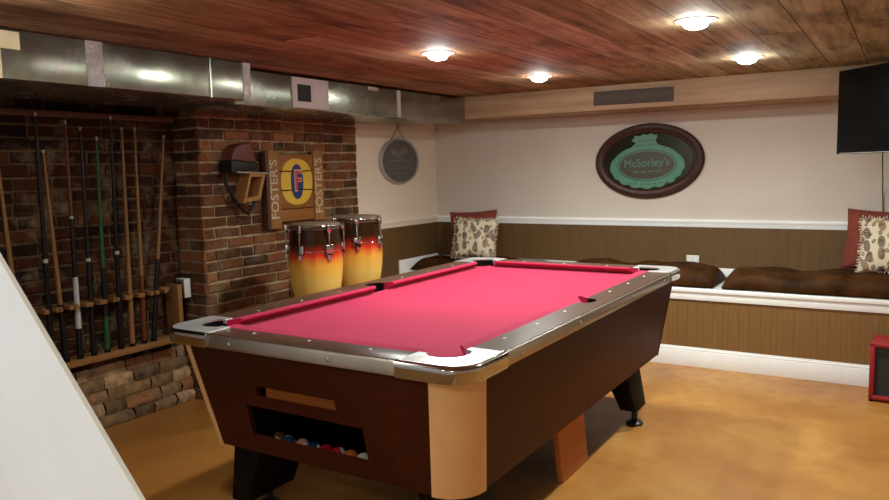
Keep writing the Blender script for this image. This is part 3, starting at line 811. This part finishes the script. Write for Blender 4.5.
# ------------------------------------------------------------------ congas and their stands
def conga(x, y, z, lab, rz):
    t = thing('conga_drum', lab, 'drum', (x, y, z), rz, 'conga drums')
    H = .75
    prof = [(.105, 0), (.107, .10), (.112, .20), (.120, .26), (.131, .32), (.142, .38), (.151, .44), (.1565, .50), (.157, .56), (.152, .64), (.145, .70), (.141, .735)]
    b = MB(); b.lathe(prof, 48); b.build('shell', 'burst', t, angle=60)
    b = MB(); b.lathe([(.146, .722), (.149, .738), (.146, .752), (.135, .758), (.0, .760)], 48, cap0=False, cap1=False); bmesh.ops.remove_doubles(b.bm, verts=b.bm.verts[:], dist=1e-5); b.build('drum_head', 'skin', t, angle=50)
    b = MB(); b.tube([(.152 * cos(a), .152 * sin(a), .742) for a in [i * 2 * pi / 48 for i in range(48)]], .006, 8, closed=True); b.build('rim', 'chrome', t, angle=180)
    for k in range(6):
        a = 2 * pi * k / 6 + .3
        Mx = Matrix.Rotation(a, 4, 'Z')
        b = MB()
        b.box(.147, .172, -.025, .025, .580, .640, .007, mat=Mx)                 # side plate
        b.box(.144, .160, -.012, .012, .560, .590, .004, mat=Mx)
        b.tube([Mx @ Vector(p) for p in ((.161, 0, .575), (.166, 0, .64), (.165, 0, .722), (.160, 0, .745), (.150, 0, .752))], .0055, 8)
        b.box(.150, .172, -.013, .013, .706, .752, .005, mat=Mx)
        b.lathe([(.010, .555), (.010, .58)], 6, (.164 * cos(a), .164 * sin(a), 0))
        b.build('tuning_lug', 'chrome', t, angle=40)
    b = MB(); b.tube([(.1515 * cos(a), .1515 * sin(a), .60) for a in [i * 2 * pi / 40 for i in range(40)]], .004, 6, closed=True); b.build('hoop', 'chrome', t, angle=180)
    s = thing('drum_stand', lab.split(' conga')[0].replace('sunburst', 'chrome tripod stand under the') + ' conga drum', 'stand', (x, y, 0), rz, 'drum stands')
    b = MB(); b.tube([(.122 * cos(a), .122 * sin(a), z + .20) for a in [i * 2 * pi / 40 for i in range(40)]], .008, 8, closed=True); b.build('ring', 'chrome', s, angle=180)
    b = MB(); b.lathe([(.124, z - .014), (.124, z - .001), (.0, z - .001)], 32, cap0=True, cap1=False); bmesh.ops.remove_doubles(b.bm, verts=b.bm.verts[:], dist=1e-5); b.build('base_plate', 'black_metal', s)
    for k in range(3):
        a = 2 * pi * k / 3 + .6; c, si = cos(a), sin(a)
        b = MB(); b.tube([(.125 * c, .125 * si, z + .20), (.122 * c, .122 * si, z + .05), (.128 * c, .128 * si, z - .008), (.15 * c, .15 * si, .14), (.165 * c, .165 * si, .012)], .010, 8); lg = b.build('leg', 'chrome', s, angle=60)
        b = MB(); b.lathe([(.016, 0), (.016, .022), (.011, .03)], 12, (.165 * c, .165 * si, 0)); b.build('rubber_foot', 'rubber', lg)
conga(-1.17, .225, .335, 'left sunburst conga drum, nearer the table corner pocket', .4)
conga(-1.17, .615, .350, 'right sunburst conga drum, nearer the cream wall', .9)
for o in bpy.data.objects:
    if o.name.startswith('drum_stand') and o.parent is None:
        o['label'] = 'tripod stand holding the left conga drum' if o.location.y < .4 else 'tripod stand holding the right conga drum'

# ------------------------------------------------------------------ cue rack and cues
rk = thing('cue_rack', 'wooden wall rack holding pool cues on the dark brick', 'cue rack', (XREC, -.7, .395))
RX0, RX1 = XREC + .016, -1.915
b = MB(); b.box(RX0 + .02, RX1 - .02, -1.45, -.10, 1.690, 1.722, .003); part(b, 'top_board', 'rack_dark', rk)
for y in (-1.06, -.155):
    b = MB(); b.box(RX0 + .02, RX0 + .045, y - .02, y + .02, 1.72, 1.80); part(b, 'hanger', 'rack_dark', rk)
CUES = [ # bottom y, top y, top z, kind, label
 (-1.075, -1.13, 1.56, 'tan', 'tan cue leftmost in the rack, beside the stair panel'),
 (-.930, -.934, 1.688, 'black', 'black cue with white joint, second from the left in the rack'),
 (-.857, -.896, 1.508, 'short', 'short tan cue, third from the left in the rack'),
 (-.779, -.768, 1.66, 'grey', 'cue with a pale grey wrapped grip and reddish shaft'),
 (-.700, -.687, 1.63, 'black', 'black cue just right of the grey gripped cue'),
 (-.622, -.597, 1.58, 'green', 'green stained cue with black wrap'),
 (-.536, -.524, 1.688, 'black', 'black cue just right of the green cue'),
 (-.466, -.439, 1.638, 'tan', 'light tan cue, third from the right in the rack'),
 (-.388, -.357, 1.64, 'redtan', 'tan cue with reddish butt, second from the right in the rack'),
 (-.325, -.165, 1.60, 'darkbutt', 'leaning cue with black butt, rightmost in the rack')]
CUES = [(a, b_ + (.036 if z_ <= 1.68 else 0), z_, k_, l_) for a, b_, z_, k_, l_ in CUES]
ZBB = .427
# notched ledge
b = MB(); b.box(RX0, RX0 + .05, -1.45, -.16, .700, .722, .002)
for (y0, y1, z1, k, lab) in CUES:
    yy = y0 + (y1 - y0) * (.72 - ZBB) / (z1 - ZBB)
    for s in (-1, 1): b.box(RX0 + .045, RX1 + .004, yy + s * .030 - .012, yy + s * .030 + .012, .700, .722, .002)
    b.box(RX0 + .03, RX0 + .052, yy - .03, yy + .03, .700, .722)
part(b, 'notched_ledge', 'rack_wood', rk)
b = MB(); b.box(RX0, RX1, -1.45, -.135, .395, ZBB, .002); part(b, 'bottom_board', 'rack_wood', rk)
b = MB(); b.box(RX0, RX1, -.165, -.135, ZBB, .735, .002); part(b, 'end_board', 'rack_wood', rk)
b = MB(); b.box(RX0, RX1, -1.45, -1.42, ZBB, .735, .002); part(b, 'end_board', 'rack_wood', rk)
def cue(y0, y1, z1, kind, lab):
    xb0, xt0 = -1.950, (-1.924 if z1 > 1.68 else -2.005)
    t = thing('pool_cue', lab, 'cue', (xb0, y0, ZBB + .001), group='cues in the wall rack')
    d = Vector((xt0 - xb0, y1 - y0, z1 - ZBB)); Lg = d.length; d.normalize()
    rad = lambda s: .0155 - .0090 * (s / Lg)
    def seg(name, s0, s1, mat, extra=0):
        s0 = max(s0, .008); b = MB(); b.tube([d * s0, d * s1], [rad(s0) + extra, rad(s1) + extra], 14); b.build(name, mat, t, angle=60)
    sch = {'tan': [('butt', 0, .30, 'cue_tan'), ('shaft', .30, 1, 'cue_tan')],
           'short': [('butt', 0, .28, 'cue_black'), ('shaft', .28, 1, 'cue_tan')],
           'black': [('butt', 0, .42, 'cue_black'), ('joint_ring', .42, .435, 'cue_white'), ('shaft', .435, 1, 'cue_black')],
           'grey': [('butt', 0, .13, 'cue_black'), ('grip_wrap', .13, .35, 'cue_grey'), ('forearm', .35, .60, 'cue_black'), ('joint_ring', .60, .61, 'cue_white'), ('shaft', .61, 1, 'cue_red')],
           'green': [('butt', 0, .17, 'cue_green'), ('grip_wrap', .17, .40, 'cue_black'), ('shaft', .40, 1, 'cue_green')],
           'redtan': [('butt', 0, .32, 'cue_red'), ('shaft', .32, 1, 'cue_tan')],
           'darkbutt': [('butt', 0, .40, 'cue_black'), ('shaft', .40, 1, 'cue_tan')]}[kind]
    for n, a, c, m in sch: seg(n, a * Lg, c * Lg, m, .0006 if 'ring' in n or 'wrap' in n else 0)
    b = MB(); b.tube([d * Lg, d * (Lg + .018)], [.0064, .0062], 12); b.build('ferrule', 'cue_white', t)
    b = MB(); b.lathe([(.0165, 0), (.0165, .016)], 14, (0, 0, 0)); b.build('bumper', 'rubber', t)
for c in CUES: cue(*c)

# outlet box on the pier's side
t = thing('outlet_box', 'surface mounted outlet box with cream side and a front coloured as shaded on the brick pier beside the rack', 'outlet', (-1.985, YCOL0 - .018, .70))
b = MB(); b.box(-.04, .04, -.048, 0, -.058, .058, .004); b.build('box', 'outlet', t)
b = MB(); b.box(-.037, .037, -.052, -.047, -.055, .055, .002); fp = b.build('faceplate', 'box_shade', t)  # front's shade is put into the plate's dark colour
for z in (-.024, .024):
    b = MB(); b.lathe([(.015, 0), (.015, .0015)], 18, M4=Matrix.Translation((0, -.052, z)) @ Matrix.Rotation(pi / 2, 4, 'X')); b.build('socket', 'rubber', fp)
# outlet on the back wall
t = thing('wall_outlet', 'white outlet plate on brown wainscot above the brown cushions', 'outlet', (.415, YB - .008, .676))
b = MB(); b.box(-.046, .046, -.006, 0, -.033, .033, .003); fp = b.build('faceplate', 'outlet', t)
for x in (-.02, .02):
    b = MB(); b.lathe([(.013, 0), (.013, .0012)], 18, M4=Matrix.Translation((x, -.006, 0)) @ Matrix.Rotation(pi / 2, 4, 'X')); b.build('socket', 'white_trim', fp)

# ------------------------------------------------------------------ brewery slat sign (local: x out of the wall, y along, z up)
t = thing('slat_sign', 'wooden slat sign with yellow disc and lettered side boards on the brick', 'sign', (XL + .020, .735, 1.02))
oy, oz = -.735, -1.02
def sb(b, *a, **k): b.box(a[0], a[1], a[2] + oy, a[3] + oy, a[4] + oz, a[5] + oz, **k)
b = MB(); sb(b, 0, .012, .50, .98, 1.12, 1.16); sb(b, 0, .012, .50, .98, 1.40, 1.44); b.build('back_batten', 'rack_dark', t)
b = MB(); sb(b, .0, .05, .448, .475, 1.015, 1.525, bev=.002); b.build('edge_strip', 'rack_dark', t)
sideL = MB(); sb(sideL, .012, .034, .478, .588, 1.018, 1.530, bev=.003); sideL = sideL.build('side_board', 'sign_side', t)
sideR = MB(); sb(sideR, .012, .034, .918, 1.018, 1.05, 1.535, bev=.003); sideR = sideR.build('side_board', 'sign_side', t)
ZS = (1.055, 1.140, 1.266, 1.393, 1.512)
for z0, z1 in zip(ZS, ZS[1:]):
    b = MB(); sb(b, .012, .028, .591, .915, z0 + .003, z1 - .003, bev=.002); sl_ = b.build('slat', 'sign_slat', t)
def clip(poly, z0, z1):
    for (zc, sg) in ((z0, 1), (z1, -1)):
        out = []
        for a, c in zip(poly, poly[1:] + poly[:1]):
            ia, ic = (a[1] - zc) * sg >= 0, (c[1] - zc) * sg >= 0
            if ia: out.append(a)
            if ia != ic:
                k = (zc - a[1]) / (c[1] - a[1]); out.append((a[0] + (c[0] - a[0]) * k, zc))
        poly = out
        if not poly: break
    return poly
def emblem(name, ry, rz_, d0, d1, mat, ex=2.0):
    cy, cz = .752, 1.322; b = MB()
    P = [(cy + ry * math.copysign(abs(cos(a)) ** (2 / ex), cos(a)), cz + rz_ * math.copysign(abs(sin(a)) ** (2 / ex), sin(a))) for a in [i * 2 * pi / 60 for i in range(60)]]
    for z0, z1 in zip(ZS, ZS[1:]):
        q = clip(P, z0 + .004, z1 - .004)
        if len(q) > 2: b.prism([(y + oy, z + oz) for y, z in q], d0, d1, axis='x')
    return b.build(name, mat, t, smooth=False)
dsc = emblem('disc', .152, .155, .027, .0295, 'yellow', 2.4)
emblem('oval', .060, .118, .029, .031, 'navy', 2.2)
FY = Matrix(((0, 0, 1, 0), (1, 0, 0, 0), (0, 1, 0, 0), (0, 0, 0, 1)))     # text x->y, y->z, facing +x
text_part('letter', 'F', .20, 'white_paint', t, Matrix.Translation((.0315, .757 + oy, 1.322 + oz)) @ FY, .0008, .85, .006)
text_part('letter', 'F', .19, 'red', t, Matrix.Translation((.0325, .757 + oy, 1.322 + oz)) @ FY, .001, .80, .001)
for (yy, zz, o_) in ((.533, 1.275, sideL), (.968, 1.29, sideR)):
    text_part('lettering', "FOSTER'S", .098, 'white_paint', o_, Matrix.Translation((.0345, yy + oy, zz + oz)) @ FY @ Matrix.Rotation(pi / 2, 4, 'Z'), .001, .98, .001)

# ------------------------------------------------------------------ old hanging piece beside the sign
def g(cx, cy):
    px, py = 210 + cx / 4.545, 130 + cy / 4.545
    y = .103 + (px - 225) * .008; z = 1.585 - (py - 140) * .0061 + (px - 240) * .0006
    return (y, z)
gx = XL + .02
t = thing('hanging_wall_antique', 'old leather and iron piece with open wooden frame hanging on the brick', 'wall decoration', (gx, .25, 1.36))
def gp(b, pts, d0, d1, bev=0): b.prism([(g(*p)[0] - .25, g(*p)[1] - 1.36) for p in pts], d0, d1, bev, axis='x')
b = MB(); gp(b, [(98, 80), (120, 62), (168, 58), (185, 90), (200, 152), (80, 128)], .0, .09, .012); b.build('leather_top', 'leather', t)
b = MB(); gp(b, [(74, 128), (196, 152), (192, 186), (72, 186)], .0, .105, .008); b.build('iron_band', 'old_iron', t)
b = MB(); y0, z0 = g(92, 184); y1, z1 = g(240, 206); b.tube([(.108, y0 - .25, z0 - 1.36), (.112, y1 - .25, z1 - 1.36)], .006, 10); b.build('steel_bar', 'steel', t)
b = MB()
O = [(152, 196), (228, 204), (196, 322), (114, 328)]; I = [(158, 214), (210, 218), (184, 304), (132, 308)]
for i in range(4):
    gp(b, [O[i], O[(i + 1) % 4], I[(i + 1) % 4], I[i]], .02, .11)
b.build('wooden_frame', 'sign_side', t, smooth=False)
b = MB(); pts = [(72, 185), (70, 230), (110, 320), (150, 372), (168, 388), (190, 360), (214, 300), (232, 220)]
b.tube([(.05, g(*p)[0] - .25, g(*p)[1] - 1.36) for p in pts], .011, 8); b.build('strap', 'old_iron', t)

# ------------------------------------------------------------------ oval tin sign on the left wall
t = thing('tin_sign', 'grey embossed tin sign with rounded rim hanging by a wire on the cream wall', 'sign', (XL + .001, 2.012, 1.458))
ToX = Matrix(((0, 0, 1, 0), (1, 0, 0, 0), (0, 1, 0, 0), (0, 0, 0, 1)))
a_, b_ = .272, .186
b = MB(); b.lathe([(1, 0), (1.0, .024), (.985, .032), (.955, .034), (.93, .030), (.92, .020)], 64, cap0=True, cap1=False, sx=a_, sy=b_, M4=ToX); b.build('rim', 'tin_rim', t, angle=30)
b = MB(); b.lathe([(.93, .012), (.93, .022), (.85, .024)], 64, sx=a_, sy=b_, M4=ToX); fc = b.build('face', 'tin_face', t)
b = MB()
for (cy, cz, ry, rz_) in ((-.085, .075, .05, .03), (.06, .085, .055, .028), (-.01, .055, .03, .022), (.02, .02, .035, .012)):
    b.lathe([(1, .0235), (.8, .029), (.4, .032)], 20, (cy / 1, cz, 0), sx=ry, sy=rz_, M4=ToX)
b.box(.023, .029, -.19, .19, -.036, -.030); b.box(.023, .027, -.17, .17, -.006, .008)
for k in range(9): b.box(.023, .027, -.16 + k * .04, -.135 + k * .04, -.065, -.050)
for k in range(6): b.box(.023, .027, -.11 + k * .04, -.085 + k * .04, -.105, -.092)
b.build('relief', 'tin_relief', fc)
b = MB(); b.tube([(.010, -.105, .168), (.006, .0, .275)], .0022, 6); b.tube([(.010, .10, .168), (.006, .0, .275)], .0022, 6)
b.lathe([(.008, 0), (.008, .012)], 10, M4=Matrix.Translation((.001, 0, .275)) @ Matrix.Rotation(pi / 2, 4, 'Y')); b.build('hanging_wire', 'wire', t)

# ------------------------------------------------------------------ oval pub mirror
t = thing('oval_mirror', 'large oval pub mirror with mahogany frame and mint green emblem on back wall', 'mirror', (.078, YB - .001, 1.411), rot=(0, R(-2.2), 0))
ToY = Matrix(((1, 0, 0, 0), (0, 0, -1, 0), (0, 1, 0, 0), (0, 0, 0, 1)))       # lathe z -> -y (out of the wall)
A_, B_ = .413, .281
def oval(b, prof, n=72, c=(0, 0), cap0=True, cap1=True):
    rings = []
    for (ax, bz, d) in prof: rings.append([b.bm.verts.new((c[0] + ax * cos(2 * pi * i / n), -d, c[1] + bz * sin(2 * pi * i / n))) for i in range(n)])
    for P, Q in zip(rings, rings[1:]):
        for i in range(n): b.bm.faces.new([P[i], P[(i + 1) % n], Q[(i + 1) % n], Q[i]])
    if cap0: b.bm.faces.new(rings[0])
    if cap1: b.bm.faces.new(rings[-1])
b = MB(); oval(b, [(A_, B_, 0), (A_, B_, .018), (A_ - .012, B_ - .012, .030), (A_ - .035, B_ - .035, .034), (A_ - .058, B_ - .055, .026), (A_ - .066, B_ - .062, .028), (A_ - .075, B_ - .070, .018)], cap1=False); b.build('frame', 'mirror_wood', t, angle=30)
b = MB(); oval(b, [(A_ - .07, B_ - .066, .006), (A_ - .07, B_ - .066, .017)]); gl = b.build('mirror_glass', 'mirror', t)
# emblem: scalloped ring, crest on top, lettering
def ringpoly(b, ax, bz, ix, iz, c, d0, d1, n=96, scal=None):
    o_, i_ = [], []
    for k in range(n):
        a = 2 * pi * k / n; s = 1 + (scal(a) if scal else 0)
        o_.append((c[0] + ax * s * cos(a), c[1] + bz * s * sin(a))); i_.append((c[0] + ix * cos(a), c[1] + iz * sin(a)))
    vo0 = [b.bm.verts.new((x, -d0, z)) for x, z in o_]; vo1 = [b.bm.verts.new((x, -d1, z)) for x, z in o_]
    vi0 = [b.bm.verts.new((x, -d0, z)) for x, z in i_]; vi1 = [b.bm.verts.new((x, -d1, z)) for x, z in i_]
    for k in range(n):
        j = (k + 1) % n
        b.bm.faces.new([vo1[k], vo1[j], vi1[j], vi1[k]]); b.bm.faces.new([vo0[k], vo0[j], vo1[j], vo1[k]]); b.bm.faces.new([vi0[k], vi0[j], vi1[j], vi1[k]])
def sc(a):
    low = max(0, -sin(a)); return .11 * low * abs(sin(9 * a)) + .05 * low + .07 * max(0, abs(cos(a)) - .9) * 10 * .6
b = MB(); ringpoly(b, .270, .155, .209, .1045, (-.012, -.031), .0165, .0185, scal=sc)
b.build('emblem_ring', 'mint', gl)
b = MB(); ringpoly(b, .226, .119, .217, .111, (-.012, -.031), .0165, .0199); b.box(-.10, .08, -.0199, -.0165, .118, .123); b.box(-.075, .06, -.0199, -.0165, .150, .155)
for k in range(7): b.box(-.16 + k * .048, -.135 + k * .048, -.0199, -.0165, -.168 - .010 * (1 - abs(k - 3) / 3), -.161 - .010 * (1 - abs(k - 3) / 3))
b.build('emblem_outline', 'dark_green', gl)
b = MB(); oval(b, [(.212, .107, .0165), (.212, .107, .0176)], 64, (-.012, -.031), cap0=False); b.build('emblem_field', 'olive', gl, smooth=False)
b = MB(); cr = [(-.165, .055), (-.135, .098), (-.105, .125), (-.085, .140), (-.120, .160), (-.100, .178), (-.095, .196), (-.055, .190), (-.03, .203), (.0, .194), (.03, .205), (.055, .190), (.080, .192), (.072, .168), (.062, .145), (.075, .125), (.105, .105), (.135, .080), (.165, .050), (.10, .064), (.05, .079), (-.01, .080), (-.08, .078)]
b.prism([(x, z) for x, z in cr], -.0196, -.0165, axis='y'); b.build('emblem_crest', 'mint', gl, smooth=False)
FYb = Matrix(((1, 0, 0, 0), (0, 0, -1, 0), (0, 1, 0, 0), (0, 0, 0, 1)))
text_part('lettering', "McSorley's", .088, 'mint', gl, Matrix.Translation((-.012, -.0192, -.014)) @ FYb, .0008, .92, 0)
b = MB()
for k in range(4): b.box(-.11 + k * .055, -.075 + k * .055, -.0186, -.0165, -.082, -.075)
b.build('ornament', 'mint', gl)

# ------------------------------------------------------------------ soft things
def pillow(name, w, h, th, mat, loc, rot, label, group, pinch=.06, fringe=None):
    t = thing(name, label, 'pillow', loc, rot=rot, group=group)
    b = MB(); n = 22
    def P(i, k, s):
        u, v = 2 * i / n - 1, 2 * k / n - 1
        e = ((1 - abs(u) ** 2.6) * (1 - abs(v) ** 2.6))
        x = u * (w / 2) * (1 - pinch * (1 - v * v)); z = v * (h / 2) * (1 - pinch * (1 - u * u))
        wr = .004 * sin(9 * u + 4 * v) * e + .003 * sin(14 * v - 6 * u) * e
        return (x, s * (th / 2 * max(e, 0) ** .55 + wr + .004), z)
    G = {s: [[b.bm.verts.new(P(i, k, s)) for k in range(n + 1)] for i in range(n + 1)] for s in (-1, 1)}
    for s in (-1, 1):
        for i in range(n):
            for k in range(n): b.bm.faces.new([G[s][i][k], G[s][i + 1][k], G[s][i + 1][k + 1], G[s][i][k + 1]])
    ring = lambda q: [q[i][0] for i in range(n)] + [q[n][k] for k in range(n)] + [q[i][n] for i in range(n, 0, -1)] + [q[0][k] for k in range(n, 0, -1)]
    a, c = ring(G[-1]), ring(G[1])
    for i in range(len(a)): b.bm.faces.new([a[i], a[(i + 1) % len(a)], c[(i + 1) % len(a)], c[i]])
    b.build('cover', mat, t, angle=80)
    if fringe:
        r2 = random.Random(5)
        b = MB()
        for sd in range(4):
            for k in range(26):
                u = -1 + 2 * (k + .5) / 26
                if sd < 2:
                    s = 1 if sd else -1; x = s * (w / 2) * (1 - pinch * (1 - u * u)); z = u * h / 2; dx, dz = s, 0
                else:
                    s = 1 if sd == 3 else -1; z = s * (h / 2) * (1 - pinch * (1 - u * u)); x = u * w / 2; dx, dz = 0, s
                l = r2.uniform(.010, .020); j = r2.uniform(-.008, .008)
                b.tube([(x - dx * .006, 0, z - dz * .006), (x + dx * l + dz * j, r2.uniform(-.006, .006), z + dz * l + dx * j)], [.004, .0025], 5)
        b.build('fringe', fringe, t, angle=180)
    return t
PG = 'pillows on the bench'
pillow('throw_pillow', .42, .40, .13, 'maroon', (-1.375, 2.445, .832), (R(-14), R(-3), R(12)), 'maroon plush pillow in the left corner behind the printed pillow', PG)
pillow('throw_pillow', .365, .335, .12, 'print', (-1.275, 2.295, .810), (R(-17), R(2), R(14)), 'cream leaf print pillow leaning on the maroon pillow in the left corner', PG, fringe='fringe')
pillow('throw_pillow', .46, .40, .13, 'maroon', (1.635, 2.455, .865), (R(-14), R(2), R(-8)), 'maroon plush pillow at the right end of the bench, behind a printed pillow', PG)
pillow('throw_pillow', .43, .355, .12, 'print', (1.71, 2.285, .858), (R(-17), R(-3), R(-14)), 'cream leaf print pillow at the right end of the bench', PG, fringe='fringe')

def bench_cushion(x0, x1, h, label, seed, taper0=1, taper1=1):
    r2 = random.Random(seed)
    w = x1 - x0; y0, y1 = YBENCH + .005, YB - .035
    o_loc = ((x0 + x1) / 2, (y0 + y1) / 2, .5445)
    b = MB(); nx, ny = int(w / .02), 22; tx = max(2, round(w / .30)); hw, hd = w / 2, (y1 - y0) / 2
    ph = [r2.uniform(0, 6) for _ in range(4)]
    def top(u, v):
        e = (1 - abs(u) ** 14) ** .5 * (1 - abs(v) ** 5) ** .5
        s = .5 + .5 * u
        tuft = 0
        for q in range(tx):
            for yv in (-.35, .35):
                uc = -1 + 2 * (q + .5) / tx
                d2 = ((u - uc) * hw / .07) ** 2 + ((v - yv) * hd / .07) ** 2
                tuft += .022 * math.exp(-d2)
        und = .010 * sin(u * hw * 9 + ph[0]) + .006 * sin(u * hw * 17 + v * 3 + ph[1]) + .005 * sin(v * 5 + ph[2])
        tp = taper0 + (taper1 - taper0) * s
        return max(.012, e * (h * tp + und - tuft))
    T = [[None] * (ny + 1) for _ in range(nx + 1)]; Bt = [[None] * (ny + 1) for _ in range(nx + 1)]
    for i in range(nx + 1):
        for k in range(ny + 1):
            u, v = 2 * i / nx - 1, 2 * k / ny - 1
            bul = 1
            x = u * hw; y = v * hd * (1 - .012 * (1 + sin(x * 11 + ph[3])))
            T[i][k] = b.bm.verts.new((x, y, top(u, v))); Bt[i][k] = b.bm.verts.new((x * .985, y * .96, 0))
    for i in range(nx):
        for k in range(ny):
            b.bm.faces.new([T[i][k], T[i + 1][k], T[i + 1][k + 1], T[i][k + 1]]); b.bm.faces.new([Bt[i][k], Bt[i][k + 1], Bt[i + 1][k + 1], Bt[i + 1][k]])
    ring = lambda q: [q[i][0] for i in range(nx)] + [q[nx][k] for k in range(ny)] + [q[i][ny] for i in range(nx, 0, -1)] + [q[0][k] for k in range(ny, 0, -1)]
    a, c = ring(T), ring(Bt)
    for i in range(len(a)): b.bm.faces.new([a[i], c[i], c[(i + 1) % len(a)], a[(i + 1) % len(a)]])
    o = b.build('bench_cushion', 'velvet', angle=70); o.location = o_loc
    return tag(o, label, 'cushion', 'brown velvet bench cushions')
bench_cushion(XL + .035, -.50, .095, 'brown velvet bench cushion in the left corner under the two pillows', 1)
bench_cushion(-.43, .665, .130, 'brown velvet bench cushion behind the far end of the pool table', 2)
bench_cushion(.715, 2.24, .130, 'brown velvet bench cushion at the right, under the right pillows', 4)

# ------------------------------------------------------------------ television in the right corner
ang = -pi / 4
tv = thing('television', 'black flat television hung below the ceiling in the right corner', 'television', (1.705, 1.69, 1.662), ang)
b = MB(); b.box(-.45, .45, -.012, .035, -.243, .243, .006); b.build('casing', 'bezel', tv)
b = MB(); b.box(-.436, .436, -.0145, -.011, -.222, .230, .001); b.build('screen', 'screen', tv)
b = MB(); b.box(-.42, .42, -.0145, -.0115, -.240, -.2365); b.build('lower_trim', 'tin_rim', tv)
b = MB(); b.box(-.12, .12, .035, .06, -.1, .1, .004)
b.tube([(0, .05, .05), (0, .12, .05), (0, .135, .07), (0, .135, ZC - 1.662 - .004)], .016, 12)
b.box(-.06, .06, .075, .195, ZC - 1.662 - .008, ZC - 1.662, .002); b.build('ceiling_mount', 'black_metal', tv)
inv = (Matrix.Translation((1.705, 1.69, 1.662)) @ Matrix.Rotation(ang, 4, 'Z')).inverted()
b = MB(); b.tube([tuple(inv @ Vector(q)) for q in ((1.63, 1.80, 1.47), (1.622, 1.85, 1.40), (1.62, 2.05, 1.33), (1.615, 2.40, 1.26), (1.612, 2.555, 1.20), (1.615, 2.576, 1.14), (1.62, 2.580, 1.02))], .0035, 8); o = b.build('power_cord', 'wire', tv)

# ------------------------------------------------------------------ red amplifier
am = thing('guitar_amplifier', 'red covered amplifier with black grille on the floor before the bench', 'amplifier', (1.60, 1.775, 0), R(-4))
am.scale = (1, 1, .925)
b = MB()
b.box(0, .48, 0, .24, .012, .040, .008); b.box(0, .48, 0, .24, .345, .374, .008); b.box(0, .028, 0, .24, .014, .372, .008); b.box(.452, .48, 0, .24, .014, .372, .008); b.box(.02, .46, .215, .235, .03, .35)
b.build('cabinet', 'amp_red', am)
b = MB(); b.box(.026, .454, .018, .03, .038, .347); b.build('grille', 'grille', am)
b = MB(); b.box(.028, .452, .014, .022, .300, .345); b.build('control_panel', 'black_metal', am)
for x in (.0, .455):
    for y in (.0, .215):
        b = MB(); b.box(x + .003, x + .022, y + .003, y + .022, 0, .014); b.build('foot', 'rubber', am)
b = MB(); b.tube([(.14, .12, .372), (.15, .12, .392), (.33, .12, .392), (.34, .12, .372)], .008, 8); b.build('handle', 'rubber', am)

# ------------------------------------------------------------------ camera, world, view
yaw, pit, rol = -.5564186764795344, .10739584935546352, -.02256422953262668
f = Vector((sin(yaw) * cos(pit), cos(yaw) * cos(pit), -sin(pit)))
r = Vector((cos(yaw), -sin(yaw), 0)); u = r.cross(f)
r2 = cos(rol) * r + sin(rol) * u; u2 = -sin(rol) * r + cos(rol) * u
cam = bpy.data.cameras.new('camera'); co = bpy.data.objects.new('camera', cam); COL.objects.link(co)
mw = Matrix((( r2.x, u2.x, -f.x, 1.742), (r2.y, u2.y, -f.y, -3.034), (r2.z, u2.z, -f.z, 1.379), (0, 0, 0, 1)))
co.matrix_world = mw
cam.sensor_width = 36; cam.lens = 743.08 / 889 * 36; cam.clip_start = .02
scene.camera = co
w = bpy.data.worlds.new('world'); scene.world = w; w.use_nodes = True
w.node_tree.nodes['Background'].inputs[0].default_value = (1, .9, .8, 1); w.node_tree.nodes['Background'].inputs[1].default_value = .0
scene.view_settings.view_transform = 'Standard'; scene.view_settings.look = 'None'
scene.view_settings.exposure = 0.12; scene.view_settings.gamma = 1; scene.view_settings.use_curve_mapping = False
scene.cycles.use_denoising = True
scene.cycles.max_bounces = 10; scene.cycles.diffuse_bounces = 6
